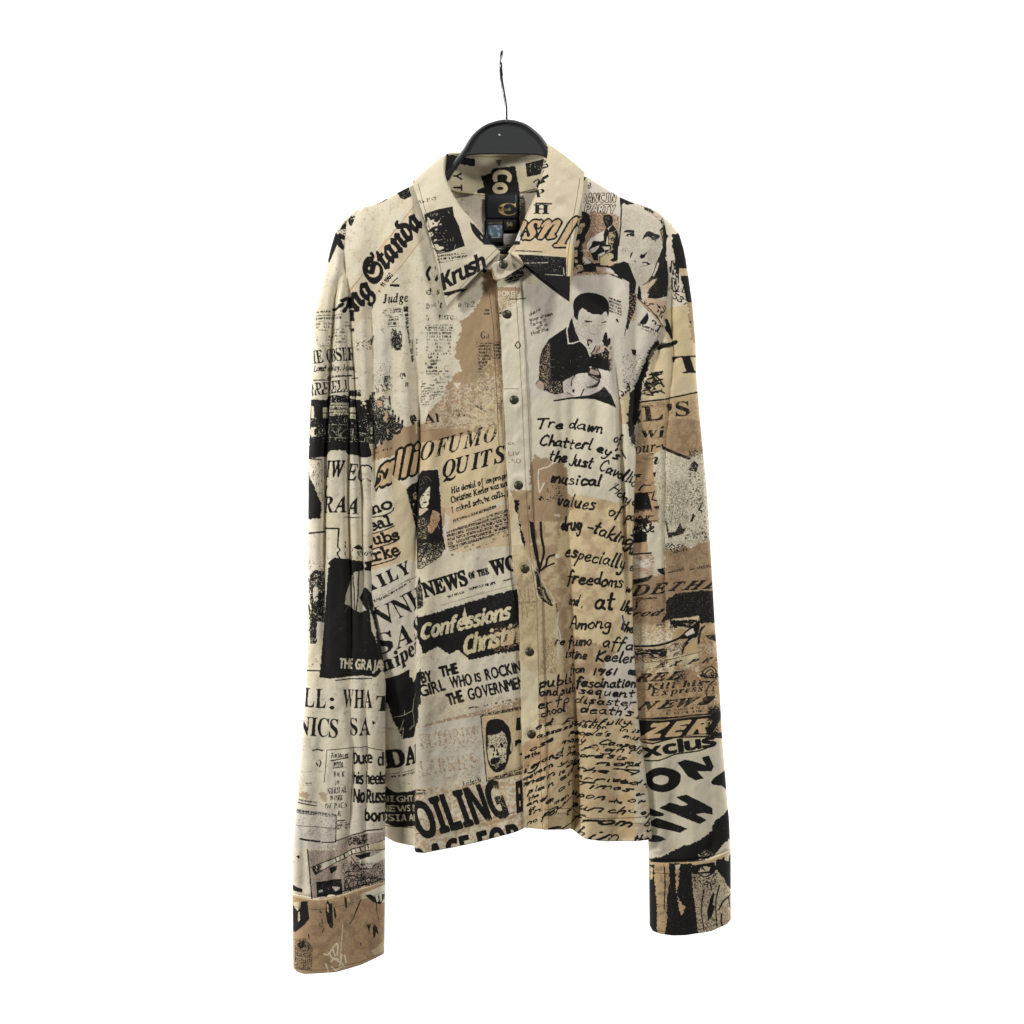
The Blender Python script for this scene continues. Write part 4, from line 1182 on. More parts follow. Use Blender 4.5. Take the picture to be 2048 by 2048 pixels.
    poly(INK, "1372,640 1398,575 1450,558 1522,600 1532,622 1445,592 1402,635", rough=.8)
    poly(INK, "1420,595 1500,602 1518,645 1480,632 1440,615", rough=.8)
    poly(INK, "1345,790 1372,768 1425,762 1392,818 1358,822", rough=1, wear=.1)
    line(INK, 10, "1270,752 1252,812", wear=.1)
    line(INK, 10, "1250,835 1300,860", wear=.2)
    line(INK, 9, "1340,892 1395,858 1455,872", sm=1)
    line(INK, 9, "1355,895 1400,880 1445,890", sm=1)
    line(INK, 8, "1350,860 1352,892", wear=.2)
    speck("1165,690 1215,690 1215,750 1165,750", INK, .7, sc=1)
    poly(C(222, 214, 200), "1600,720 1622,718 1622,825 1590,832", sm=1)
    poly(INK, "1100,868 1235,860 1272,960 1302,1030 1312,1100 1300,1300 1240,1440 1205,1580 1192,1560 1235,1300 1240,1050 1100,960", rough=1, wear=.06)
    speck("1240,1060 1310,1030 1310,1400 1230,1440", C(190, 160, 130), .6, sc=1.6)
    poly(C(210, 202, 188), "1320,1080 1370,1075 1440,1140 1370,1225 1335,1200")
    poly(INK, "1315,1090 1345,1090 1365,1220 1315,1200", wear=.1)
    fr('S1')
    poly(C(204, 198, 180), "50,60 330,190 520,260 720,430 800,520 860,640 840,1000 790,1190 720,1360 640,1590 480,1760 360,1720 270,1560 200,1340 10,1330 20,1000 60,700", rough=.2)
    speck("60,200 860,520 840,1000 60,1000", C(190, 176, 158), .60, sc=5, alpha=.5)
    line(INK, 26, "50,60 70,300 60,560 40,760 15,1000", wear=.15)
    poly(INK, "50,60 130,100 330,188 230,195 180,205 120,170 80,195 60,230", wear=.05)
    poly(C(196, 180, 160), "510,255 720,330 860,470 800,510 700,430 520,300", rough=.4)
    poly(INK, "505,262 590,275 690,330 690,390 610,345 520,300", wear=.38)
    line(C(120, 100, 86), 12, "690,400 740,445 785,430", sm=1)
    poly(INK, "115,735 150,708 230,700 300,708 318,745 290,765 215,752 140,748", sm=1, rough=.5)
    poly(INK, "158,800 185,775 250,765 312,770 318,815 280,838 225,812 195,832 168,825", rough=.5)
    poly(C(210, 204, 186), "196,805 222,795 240,815 215,828", rough=.2)
    poly(INK, "465,905 490,825 530,770 545,738 600,722 660,748 740,785 800,800 800,850 745,880 730,910 712,975 712,905 660,895 620,850 570,825 520,850", rough=.7)
    poly(C(140, 128, 112), "650,815 700,822 690,845 655,838", rough=.3)
    poly(INK, "800,700 830,660 865,640 880,560 920,530 980,620 1000,700 1060,770 975,850 965,900 970,1010 915,1060 910,1160 945,1200 900,1230 905,1290 965,1290 965,1500 950,1932 560,1932 600,1830 700,1740 745,1640 640,1670 560,1730 470,1765 560,1700 650,1580 700,1450 730,1340 790,1200 850,1040 850,900", rough=.8)
    poly(C(150, 116, 86), "805,720 865,680 860,920 815,890 840,800", wear=.46)
    poly(C(204, 198, 182), "660,1590 690,1510 740,1380 760,1320 790,1350 750,1480 690,1600", rough=.8, wear=.2)
    poly(C(212, 206, 190), "925,1040 960,1020 975,1090 960,1160 930,1150", sm=1)
    poly(C(212, 206, 190), "905,1220 960,1215 965,1280 915,1280", sm=1)
    poly(C(204, 192, 172), "410,1770 480,1765 560,1735 690,1660 742,1640 690,1745 600,1840 560,1932 440,1932", rough=.4)
    speck("520,1700 740,1640 620,1820 560,1932", C(186, 158, 122), .5, sc=3, alpha=.7)
    speck("60,250 860,520 840,1000 60,1000", C(150, 140, 126), .60, sc=.9, alpha=.5)
    speck("560,860 860,860 700,1400 560,1300", C(150, 140, 126), .52, sc=.9, alpha=.6)
    speck("240,1340 480,1480 400,1740 320,1640", C(150, 140, 126), .55, sc=.9, alpha=.5)
    speck("120,840 420,840 420,1080 300,1100", C(150, 140, 126), .58, sc=.9, alpha=.5)
    speck("480,1440 680,1440 560,1740 440,1740", C(150, 140, 126), .56, sc=.9, alpha=.5)
    poly(INK, "245,1150 285,1130 265,1200 240,1250 228,1230", rough=.6)
    poly(INK, "300,1292 330,1298 350,1340 320,1318", rough=.6)
    poly(INK, "410,1225 440,1165 490,1175 540,1130 560,1128 562,1155 530,1180 510,1235 460,1258", rough=.8)
    poly(INK, "450,1330 500,1318 560,1322 600,1348 642,1360 600,1378 570,1375 540,1335 480,1342", rough=.6)
    line(C(110, 100, 88), 9, "425,1412 470,1400 520,1392 580,1385", sm=1, wear=.2)
    for q in ("470,1345 470,1400", "500,1340 505,1395", "535,1345 540,1390"):
        line(C(150, 140, 124), 6, q, rough=0)
    speck("90,1050 170,1050 170,1150 90,1150", C(120, 100, 90), .62, sc=1.2)
    speck("600,1090 780,1090 720,1330 620,1300", C(160, 150, 134), .60, sc=1.1, alpha=.6)
    poly(C(180, 172, 158), "440,1480 490,1480 490,1640 440,1640", rough=.4, alpha=.5)
    poly(INK, "0,1350 110,1310 190,1340 240,1440 265,1520 330,1690 350,1720 215,1700 120,1650 0,1610", rough=.8, wear=.04)
    poly(INK, "215,1690 350,1710 330,1800 320,1932 215,1932", wear=.30)
    poly(INK, "395,1760 420,1810 445,1932 370,1932", wear=.1)
    poly(C(204, 196, 178), "345,1740 390,1760 370,1932 320,1932", rough=.5)
    fr('C')
    poly(C(196, 172, 146), "1370,1222 1420,1200 1600,1225 1600,1440 1480,1360", wear=.15)
    scribble("1390,1220 1590,1420", 9, 16, INK, 11)
    poly(PALE, "1315,1210 1580,1480 1500,1600 1480,1760 1210,1900 1210,1560 1250,1430 1310,1410", rough=.3)
    line(C(186, 152, 112), 15, "1310,1195 1420,1300 1500,1400 1580,1500", sm=1)
    line(INK, 6, "1310,1190 1430,1295 1510,1395 1590,1500", sm=1)
    poly(INK, "1340,1442 1420,1340 1432,1400 1400,1465", wear=.08)
    txt("313", 'serif', 1422, 1470, 1572, 1570, 74, wear=.1)
    poly(INK, "1585,1390 1612,1385 1640,1420 1672,1572 1642,1588 1605,1460")
    speck("1190,1500 1480,1500 1400,2200 1180,2200", GREY, .66, sc=3)
    scribble("1630,870 1720,1150", 8, 12, INK, 3)
    clip(None)
    fr('E')
    poly(C(214, 197, 158), "1525,235 1590,190 1720,60 1720,-60 1960,-60 1960,660 1350,760 1420,480", rough=.2)
    poly(PALE, "1205,60 1480,-20 1490,150 1440,250 1380,330 1360,450 1310,570 1170,620 1180,200", rough=.3)
    micro("1330,-10 1500,60 1480,110 1320,20", 20, 36, wlen=4)
    poly(INK, "1258,240 1312,248 1306,302 1270,292", wear=.2)
    speck("1180,300 1380,300 1310,600 1170,640", INK, .71, sc=1.6)
    scribble("1150,560 1240,720", 10, 12, INK, 21)
    poly(C(206, 186, 150), "1160,720 1240,640 1225,960 1170,960", wear=.35)
    poly(INK, "1475,175 1525,150 1545,190 1690,150 1706,186 1560,236 1500,242 1450,330 1410,480 1370,600 1352,750 1365,790 1335,830 1352,880 1325,930 1300,1012 1290,1062 1312,1085 1302,1192 1260,1150 1222,980 1232,800 1250,650 1310,560 1380,380 1440,230", torn=3)
    speck("1240,1060 1310,1060 1310,1190 1250,1170", C(120, 110, 90), .6)
    fr('C')
    poly(INK, "1590,1390 1615,1400 1672,1572 1640,1588 1600,1470")
    # ================================================================= right sleeve
    clip(RSB + " 1560,1750 1560,300")
    fr('C')
    poly(C(206, 198, 184), "1330,380 1560,400 1640,540 1560,480", rough=.2)
    poly(C(216, 206, 184), "1600,480 1720,560 1760,820 1720,1150 1640,1300 1610,1100", rough=.2)
    poly(INK, "1640,580 1735,580 1790,850 1790,920 1700,910 1670,760", torn=1.5)
    poly(C(190, 170, 136), "1700,910 1800,910 1830,1000 1740,980", wear=.3)
    poly(INK, "1735,985 1820,980 1900,1240 1800,1240 1770,1120", torn=1.5, wear=.06)
    scribble("1625,830 1720,1130", 9, 26, INK, 13)
    txt("LE", 'serif', 1700, 1130, 1780, 1150, 60, wear=.2)
    txt("537", 'serif', 1660, 1190, 1790, 1280, 58, wear=.2)
    poly(C(214, 196, 155), "1600,1300 1800,1260 1900,1240 1910,1960 1590,1960", rough=.2)
    poly(TAN, "1800,1235 1920,1240 1920,1640 1840,1600", torn=3)
    poly(INK, "1820,1420 1880,1400 1890,1425 1830,1440", wear=.2)
    poly(INK, "1590,1390 1615,1400 1672,1572 1640,1588 1600,1470")
    line(INK, 38, "1560,1660 1620,1655 1692,1622", wear=.03)
    fr('N')
    poly(YEL, "200,240 345,130 600,150 640,600 130,690 190,420", rough=.2, alpha=.4)
    poly(TAN, "560,-40 640,-40 640,200 575,150", torn=2)
    poly(INK, "335,20 365,0 410,100 390,122 350,60")
    line(INK, 30, "280,205 350,180 438,148", wear=.04)
    txt("T", 'serif', 440, 420, 680, 402, 152, up=(-45, -150), bold=2)
    poly(INK, "212,412 300,402 332,425 250,450 290,480 325,490 338,580 200,600 140,600 170,480 240,470", wear=.35)
    scribble("150,470 335,600", 10, 30, C(206, 190, 150), 31)
    line(INK, 13, "128,664 330,642")
    line(INK, 13, "338,640 470,612 620,578")
    poly(C(196, 169, 128), "125,672 330,650 618,590 665,1085 540,1146 340,1062 250,1104 95,1092 110,900", rough=.3, alpha=.9)
    poly(TAN, "338,850 440,800 650,820 668,1085 540,1146 338,1062", torn=2.5, alpha=.75)
    poly(INK, "100,740 135,735 128,780 112,800 140,830 108,845")
    txt("L", 'serif', 158, 832, 325, 812, 134, bold=2)
    txt("'", 'serif', 365, 840, 405, 838, 155, bold=4)
    txt("S", 'serif', 432, 786, 552, 778, 125, bold=1)
    txt("wi", 'serif', 130, 972, 330, 966, 98, up=(12, -90))
    txt("our", 'serifit', 92, 1108, 270, 1086, 98)
    line(INK, 14, "270,1050 300,1042")
    line(INK, 14, "315,1030 328,1075")
    poly(C(222, 214, 190), "245,1110 335,1070 440,1112 545,1152 665,1080 760,1900 680,1882 600,1892 560,1922 480,1912 340,1882 330,1700 270,1700 250,1400 238,1200", torn=3)
    txt("th", 'serifit', 118, 1206, 292, 1196, 98)
    line(INK, 24, "335,1058 390,1085 440,1108 545,1146", wear=.15)
    speck("540,1080 670,1070 670,1100 560,1140", INK, .55)
    poly(C(190, 158, 122), "60,1110 240,1110 242,1250 258,1400 270,1520 290,1690 60,1720", torn=2)
    line(INK, 12, "95,1290 140,1285")
    line(INK, 12, "100,1305 130,1302")
    line(INK, 15, "120,1420 150,1380 215,1375", sm=1, wear=.1)
    poly(INK, "240,1270 262,1265 258,1310 244,1300", wear=.1)
    poly(INK, "60,1468 120,1440 200,1450 212,1500 232,1590 150,1600 60,1625", wear=.2, torn=2)
    line(INK, 11, "180,1440 205,1500 228,1600", sm=1)
    line(INK, 11, "250,1430 230,1500 270,1510", wear=.2)
    poly(INK, "245,1560 285,1550 290,1580 260,1585")
    scribble("70,1640 220,1770", 12, 24, INK, 41)
    line(INK, 10, "120,1720 200,1690 275,1680", sm=1)
    poly(C(190, 158, 122), "60,1590 290,1570 292,1680 80,1740", alpha=.4)
    poly(INK, "60,1790 150,1775 245,1790 258,1820 240,1850 60,1880", torn=1.5, wear=.08)
    poly(INK, "288,1760 304,1762 308,1850 292,1842")
    poly(INK, "565,1195 590,1162 628,1200 612,1260 560,1255 540,1240", wear=.35)
    speck("540,1250 640,1250 660,1560 560,1560", INK, .64, sc=2.2)
    speck("340,1400 520,1350 520,1700 350,1720", C(120, 112, 100), .62, sc=3, an=.4)
    speck("520,1480 720,1480 725,1860 520,1860", INK, .71, sc=2)
    line(INK, 10, "660,1525 635,1590 660,1600", wear=.2)
    poly(INK, "580,1620 600,1640 575,1690 555,1690", wear=.2)
    poly(INK, "345,1680 362,1690 372,1780 430,1775 470,1690 490,1750 520,1740 500,1790 370,1830", wear=.25)
    micro("510,1800 720,1770 720,1850 510,1860", -4, 30, dens=.5)
    fr('O')
    poly(C(192, 166, 128), "80,880 840,880 910,1960 160,1960 130,1300", torn=1)
    poly(TAN, "395,232 450,282 560,228 620,256 680,200 800,180 850,910 420,910 80,910 80,520 280,490 390,480", torn=3)
    poly(C(222, 214, 190), "232,100 320,60 395,20 395,446 330,432 300,380 280,300 238,270", torn=2.5)
    speck("390,210 560,220 580,260 450,290", INK, .52)
    poly(INK, "320,430 390,420 392,490 350,470", wear=.3)
    poly(C(190, 158, 122), "90,208 235,195 242,282 90,292", torn=2)
    line(INK, 15, "90,304 180,296 270,288", wear=.05)
    poly(C(206, 192, 170), "90,312 250,300 292,400 290,490 90,522", torn=2)
    speck("110,310 290,310 290,500 110,520", C(176, 146, 120), .5, sc=2.5, an=2.5)
    speck("110,350 260,350 260,410 110,410", C(226, 220, 206), .45, sc=2.5, an=2.5)
    poly(INK, "90,532 200,508 290,480 250,530 180,552 90,575", wear=.3)
    micro("410,460 560,410 570,440 430,470", -10, 40, dens=.9)
    micro("600,430 800,385 800,415 620,440", -8, 40, dens=.6)
    txt("DE", 'serifit', 90, 668, 400, 640, 100, bold=3, up=(25, -90), wear=.06)
    txt("THE", 'serifit', 415, 622, 860, 596, 98, bold=3, up=(60, -85))
    micro("120,680 320,670 320,700 120,705", 0, 36, dens=.6)
    line(INK, 9, "130,695 320,685", wear=.4)
    poly(INK, "475,652 560,635 640,626 850,616 870,900 700,902 692,842 430,872 358,892 400,820 412,700", torn=2.5)
    speck("430,640 830,630 830,890 400,890", C(120, 104, 80), .70, sc=1.6, an=.5)
    txt("f", 'serifit', 115, 772, 190, 755, 62)
    txt("rod", 'serifit', 95, 848, 352, 836, 72, bold=2, up=(50, -70))
    poly(C(212, 196, 160), "430,872 692,842 672,922 600,962 415,935", torn=1.5)
    scribble("440,875 670,940", 10, 34, INK, 44)
    micro("310,905 400,895 400,940 320,945", 0, 26, dens=.8)
    speck("100,940 470,920 440,1090 110,1105", C(222, 212, 190), .50, sc=2.4, grad=(0, -.2))
    line(INK, 17, "90,1108 300,1100 430,1070 520,1030 610,960 700,890", sm=1)
    poly(INK, "500,1045 560,985 690,880 700,930 680,1020 600,1080 565,1120 540,1185 528,1180 555,1085 600,1040", rough=.8)
    poly(C(218, 210, 190), "560,1000 640,945 655,990 590,1020")
    line(C(218, 210, 190), 9, "600,1070 650,1035")
    line(INK, 13, "740,930 705,980 690,1080", sm=1)
    line(INK, 8, "722,930 690,990 682,1090", sm=1)
    poly(C(205, 190, 160), "700,1100 850,1080 850,1170 700,1170", alpha=.6)
    poly(INK, "740,1012 850,1000 850,1070 790,1052", wear=.15)
    poly(C(196, 176, 150), "90,1130 392,1110 412,1165 340,1200 90,1215")
    scribble("120,1130 400,1205", 9, 30, INK, 47)
    poly(C(212, 198, 170), "420,1090 540,1060 530,1200 420,1210", wear=.3)
    scribble("420,1080 560,1200", 6, 16, C(110, 90, 74), 48)
    poly(C(218, 204, 168), "100,1225 420,1205 690,1160 700,1420 520,1420 400,1330 110,1372", torn=1.5)
    poly(C(200, 164, 128), "470,1240 540,1300 520,1340 480,1300", torn=2)
    line(INK, 5, "420,1225 690,1162", rough=0, wear=.3)
    txt("EX PRE", 'serifit', 300, 1296, 905, 1232, 58, bold=2, up=(40, -50), track=.3)
    txt("RED", 'serifit', 118, 1422, 540, 1392, 82, bold=4, up=(40, -75), track=.04)
    poly(C(174, 145, 111), "515,1400 545,1330 585,1300 660,1330 695,1390 680,1440 560,1440", torn=3)
    speck("480,1370 560,1310 560,1430 480,1430", INK, .48)
    txt("Kill his", 'serifit', 228, 1488, 735, 1450, 52, bold=2, wear=.12)
    txt("Express", 'serifit', 262, 1545, 730, 1498, 56, bold=1, wear=.15)
    txt("NEWS", 'serifit', 140, 1668, 790, 1612, 84, bold=5, up=(45, -75), track=.06)
    micro("400,1660 750,1630 750,1690 400,1720", -4, 32, dens=.5)
    line(INK, 13, "712,1372 735,1315 790,1285 835,1320 830,1400 780,1445 755,1520 772,1575", sm=1)
    line(INK, 9, "730,1372 760,1330 795,1312 815,1340 812,1395", sm=1)
    poly(INK, "715,1350 790,1380 740,1392")
    poly(INK, "690,1622 740,1570 800,1545 830,1560 760,1612", sm=1)
    line(C(222, 214, 190), 13, "840,1540 815,1620 795,1680", wear=.15)
    speck("770,1640 880,1630 910,1960 775,1960", INK, .47, sc=2)
    # denser overprint down the right sleeve
    fr('N')
    for i, q in enumerate(("130,690 330,670 330,700 130,705", "60,1130 240,1120 240,1180 60,1190", "70,1330 240,1320 250,1370 70,1380")):
        speck(q, TAN2, .52, sc=3, an=2.5, seed=301 + i)
    speck("120,690 650,640 665,1080 250,1104 95,1092", C(150, 120, 92), .60, sc=2.2, alpha=.6)
    speck("440,820 650,830 660,1070 560,1130 400,1080", C(140, 108, 80), .57, sc=9, alpha=.5)
    speck("250,1150 720,1100 740,1880 340,1860 280,1700", C(150, 140, 118), .60, sc=2.0, an=.35, alpha=.8)
    speck("340,1350 520,1330 520,1720 350,1740", C(110, 100, 86), .66, sc=1.6, an=.4)
    for q in ("205,430 320,405", "190,470 240,455 270,480 320,470", "165,520 200,500 240,530 290,505 330,530", "150,570 200,560 230,590 290,570 335,590", "180,600 240,605", "255,440 290,470 320,520"):
        line(INK, 13, q, sm=1)
    line(INK, 9, "80,1450 230,1440")
    scribble("90,1640 240,1780", 10, 22, INK, 77)
    poly(INK, "95,1650 140,1640 170,1680 120,1720", wear=.4)
    fr('O')
    speck("100,560 410,500 400,860 100,900", C(140, 108, 80), .57, sc=7, alpha=.5)
    speck("390,240 810,190 830,620 400,640", C(146, 114, 84), .56, sc=8, alpha=.5)
    speck("400,240 810,200 820,600 400,620", INK, .74, sc=1.4, alpha=.8)
    speck("100,640 420,640 420,900 100,900", INK, .73, sc=1.4, alpha=.8)
    speck("690,1000 850,980 860,1300 690,1300", C(140, 112, 84), .52, sc=3.5, alpha=.7)
    speck("120,1210 420,1200 420,1240 120,1250", C(120, 96, 72), .5, sc=1.4, an=2)
    speck("130,1290 900,1240 910,1720 150,1740", C(150, 118, 86), .56, sc=6, alpha=.55)
    speck("130,1220 880,1180 900,1720 150,1740", C(90, 72, 56), .69, sc=1.3, alpha=.7)
    for q in ("90,1110 300,1106 430,1078", "110,1130 250,1150 380,1128", "120,1180 300,1172 390,1190"):
        line(INK, 9, q, sm=1, wear=.2)
    poly(INK, "330,1190 390,1150 410,1120 412,1165 370,1205", rough=1)
    for q in ("430,1110 470,1085 520,1100", "440,1150 500,1130", "470,1180 520,1150"):
        line(C(96, 76, 60), 7, q, sm=1)
    poly(INK, "440,905 520,880 640,880 660,905 600,932 480,935", wear=.42)
    scribble("700,1330 860,1420", 8, 12, INK, 81)
    scribble("740,1400 840,1560", 6, 12, C(80, 62, 50), 82)
    poly(INK, "150,1395 190,1390 170,1420", wear=.2)
    line(INK, 6, "160,1745 400,1735 720,1700", rough=0, wear=.2)
    poly(INK, "770,1660 860,1640 880,1760 800,1800 770,1740", wear=.48)
    poly(INK, "790,1800 900,1790 910,1960 800,1950", wear=.45)
    fr('K')
    poly(INK, "140,150 260,130 520,120 750,90 820,85 830,300 680,262 560,262 380,300 250,312 150,300", torn=1)
    line(C(196, 169, 128), 6, "150,150 330,150 520,128 700,112", rough=0)
    txt("ZER", 'sansit', 165, 292, 668, 246, 112, col=C(206, 178, 136), bold=7, up=(45, -110), track=.05)
    txt("L", 'sansit', 720, 246, 830, 240, 120, col=C(196, 166, 126), bold=7, up=(30, -110))
    line(C(222, 214, 196), 5, "455,190 490,180", rough=0)
    line(C(222, 214, 196), 5, "250,180 270,172", rough=0)
    line(C(222, 214, 196), 5, "620,170 650,160", rough=0)
    speck("670,120 740,110 760,340 680,350", INK, .48)
    poly(C(214, 200, 166), "150,320 260,330 420,286 680,286 820,300 820,330 600,390 430,410 300,462 160,470", rough=.2)
    line(INK, 11, "150,318 250,332 420,284 680,278")
    txt("xclus", 'sans', 182, 440, 740, 352, 92, bold=4, track=.05)
    line(INK, 11, "160,462 300,462 430,412 600,390 700,352", sm=1)
    poly(C(214, 206, 182), "160,475 300,468 430,418 600,396 800,330 880,900 880,1230 220,1245", rough=.2)
    poly(INK, "192,600 225,545 310,515 400,530 466,570 458,640 400,690 320,706 250,690 212,650", sm=1, rough=.5)
    poly(C(214, 206, 182), "255,600 310,574 366,590 366,630 320,650 265,636", sm=1)
    poly(INK, "440,480 500,455 562,470 660,500 628,440 682,425 720,510 702,546 590,545 642,600 580,616 520,580 478,520", rough=.8)
    poly(INK, "700,630 722,600 800,548 840,545 840,720 785,662 712,650", rough=.8)
    poly(INK, "428,745 510,725 600,770 712,832 712,880 640,868 575,872 665,922 612,950 500,905 298,830 380,788 480,815 524,800", rough=.8)
    poly(INK, "205,830 240,835 335,870 330,890 262,895 205,880", rough=.8)
    poly(INK, "205,960 280,905 520,985 462,1020 300,985 230,962", rough=.8)
    poly(INK, "205,1035 300,1042 356,1070 300,1092 205,1095", rough=.8)
    poly(INK, "200,1232 320,1205 400,1165 470,1130 600,1078 700,1012 722,940 830,850 860,860 880,1050 790,1112 720,1195 600,1240 350,1260 200,1260", torn=2)
    speck("600,1170 720,1160 700,1220 600,1230", C(190, 180, 150), .6, sc=1.4, an=3, ang=-20)
    speck("240,1000 350,1000 350,1220 240,1220", C(150, 144, 130), .60, sc=7, alpha=.35)
    # ================================================================= right cuff
    clip("1280,1722 1301,1723 1330,1723 1382,1721 1421,1716 1457,1703 1560,1690 1560,1970 1280,1970")
    poly(C(192, 164, 124), "150,1150 960,1150 960,1900 150,1900", rough=0)
    speck("270,1280 370,1280 370,1790 270,1790", TAN2, .58, sc=8)
    poly(INK, "200,1280 268,1262 262,1345 272,1400 285,1600 285,1790 240,1790 200,1600", torn=2, wear=.06)
    poly(C(206, 180, 140), "236,1280 258,1290 255,1380 236,1390", torn=1)
    line(INK, 8, "340,1280 345,1420 338,1600", wear=.2)
    poly(INK, "372,1250 548,1250 545,1340 562,1500 585,1680 602,1830 340,1830 360,1690 362,1500 378,1380", torn=2)
    poly(C(204, 170, 132), "420,1300 452,1290 446,1420 430,1480 470,1560 500,1580 470,1650 448,1600 430,1480", torn=2)
    poly(C(210, 200, 175), "418,1262 460,1258 450,1290 425,1300", torn=1)
    poly(C(206, 190, 160), "545,1260 730,1235 850,1420 900,1760 605,1800 575,1560 550,1350", torn=2)
    poly(INK, "528,1282 590,1258 720,1240 738,1300 690,1322 560,1332", wear=.12)
    poly(C(206, 194, 168), "590,1290 640,1268 690,1275 680,1310 600,1315", wear=.25)
    scribble("540,1265 720,1325", 8, 18, INK, 51)
    speck("550,1340 740,1330 720,1420 580,1440", INK, .54, sc=2.4)
    poly(C(190, 166, 146), "590,1460 660,1440 670,1520 610,1540", wear=.2)
    speck("580,1450 720,1420 720,1780 600,1780", INK, .70, sc=2.2)
    speck("560,1340 840,1400 840,1780 600,1790", C(120, 106, 92), .58, sc=2.6, an=.6, alpha=.7)
    speck("560,1340 840,1400 840,1780 600,1790", INK, .74, sc=1.3, an=.6)
    speck("370,1260 590,1260 600,1800 350,1800", C(110, 100, 86), .74, sc=1.3, an=.4)
    for q in ("640,1450 620,1600 640,1760", "760,1420 730,1560 740,1740", "600,1330 650,1350 700,1330", "690,1400 700,1460"):
        line(INK, 9, q, sm=1, wear=.25)
    poly(INK, "735,1225 900,1180 900,1480 840,1452 780,1352 730,1292", torn=2)
    poly(C(206, 190, 160), "800,1190 840,1180 830,1240 800,1230", wear=.2)
    poly(INK, "672,1692 665,1620 690,1520 712,1470 722,1490 705,1560 725,1580 700,1660")
    line(INK, 12, "755,1610 790,1545 850,1500", sm=1)
    line(INK, 12, "778,1640 772,1700 790,1740", sm=1)
    line(INK, 9, "830,1520 845,1600", wear=.1)
    speck("800,1600 880,1600 880,1780 800,1780", C(176, 146, 116), .5, sc=4)
    line(INK, 4, "225,1325 440,1330 620,1320 860,1262", rough=0, alpha=.7)
    line(INK, 4, "235,1772 400,1778 600,1755 860,1688", rough=0, alpha=.7)
    line(INK, 4, "335,1262 338,1325", rough=0, alpha=.6)
    # ================================================================= inside of the collar band
    clip("872,306 905,290 1108,280 1096,345 1079,371 1040,380 968,384 893,379 866,372")
    fr('A')
    poly(C(205, 193, 162), "200,800 1400,800 1400,1400 200,1400", rough=0)
    poly(INK, "372,975 400,962 640,985 632,1050 470,1030 420,1180 340,1180", torn=1)
    poly(INK, "800,1062 990,1040 1032,1285 650,1292 660,1250 722,1232 690,1132 760,1110", torn=1.5)
    txt("Co", 'sans', 800, 1080, 800, 1282, 150, col=C(214, 200, 162), bold=6)
    poly(INK, "815,985 875,985 848,1045")
    poly(PALE, "640,985 1080,985 1080,1060 990,1040 850,1060 650,1050", alpha=.5)
    txt("Y T", 'sans', 445, 1110, 452, 1268, 76, bold=0)
    poly(INK, "1080,1025 1285,990 1300,1112 1095,1142", wear=.08)
    speck("1110,1040 1280,1010 1280,1110 1120,1130", C(200, 190, 160), .70)
    line(INK, 9, "1150,1190 1190,1170 1250,1190", sm=1)
    line(C(60, 46, 38), 5, "380,1270 720,1298 1030,1278 1200,1240", rough=0)
    poly(C(222, 208, 166), "380,1262 720,1284 720,1294 380,1276")
    # ================================================================= back lining, label
    clip("893,379 968,384 1040,380 1079,371 1090,400 1020,515 960,515 880,400")
    poly(C(208, 198, 178), "200,1250 1400,1200 1400,1900 200,1900", rough=0)
    speck("300,1250 1300,1250 1300,1900 300,1900", C(188, 176, 158), .55, sc=2.2, alpha=.5)
    txt("IER", 'reg', 545, 1440, 555, 1540, 40, col=C(176, 162, 142), wear=.3)
    txt("C", 'serif', 505, 1340, 545, 1400, 40, col=C(176, 162, 142), wear=.3)
    micro("1020,1300 1060,1300 1060,1560 1020,1560", 0, 24, dens=.5)
    # ================================================================= collar, left leaf
    clip("814,364 876,298 892,304 889,340 902,374 928,414 953,443 982,478 1006,505 962,548 921,599 895,624 880,570 857,478 829,412")
    fr('B')
    poly(C(207, 198, 174), "800,-300 1800,-300 1800,1400 800,1400", rough=0)
    txt("No. 28421", 'serifit', 912, 298, 1078, 262, 34, wear=.15)
    poly(INK, "985,392 1100,358 1238,328 1248,410 1310,590 1358,716 1270,745 1200,770 1095,795 1040,660 1000,500", rough=.5)
    speck("990,400 1110,385 1140,480 1120,560 1030,580", C(214, 204, 176), .47, sc=1.6)
    speck("1030,540 1250,560 1300,720 1080,790", C(214, 204, 176), .60, sc=1.3)
    speck("1050,690 1270,650 1240,760 1095,792", C(214, 204, 176), .50, sc=1.3)
    fr('S6')
    poly(INK, "0,410 180,360 540,270 720,210 985,150 1010,420 1200,820 1330,1250 1420,1530 1080,1670 870,1760 450,1820 380,1700 150,1050 60,800", rough=.6)
    for q in ("110,500 180,560 200,640 350,590 350,680 470,690 540,620 530,700 490,760 460,860 410,830 240,910 200,960 140,1000 100,880 75,800 100,600",
              "160,1060 270,1050 300,1080 350,1120 310,1180 240,1230 200,1250", "315,1390 360,1300 450,1290 440,1350 350,1390", "330,1480 450,1470 540,1560 640,1560 720,1620 560,1700 480,1700 330,1600",
              "390,930 490,920 420,1020 395,1000", "530,780 600,740 590,800 530,810"):
        poly(C(206, 198, 176), q, rough=1.1)
    for q in ("210,480 230,400", "270,490 300,440 370,390", "390,440 460,390 470,430 420,470", "480,1350 640,1310", "560,560 580,620", "640,1190 690,1230", "670,1100 720,1100", "700,1290 740,1310",
              "810,1320 825,1380", "1010,1240 1015,1280", "690,1410 740,1410", "400,1070 450,1080", "540,1090 570,1095", "830,310 880,400", "1090,1500 1060,1640", "780,1660 840,1665", "640,520 680,500",
              "910,1290 930,1380", "740,1000 790,1010", "1010,1300 1000,1370", "790,1500 810,1510", "380,1200 420,1210"):
        line(C(190, 182, 160), 15, q, wear=.15)
    poly(INK, "290,740 330,715 350,750 320,795 295,775", sm=1)
    poly(INK, "390,710 460,680 480,700 420,715")
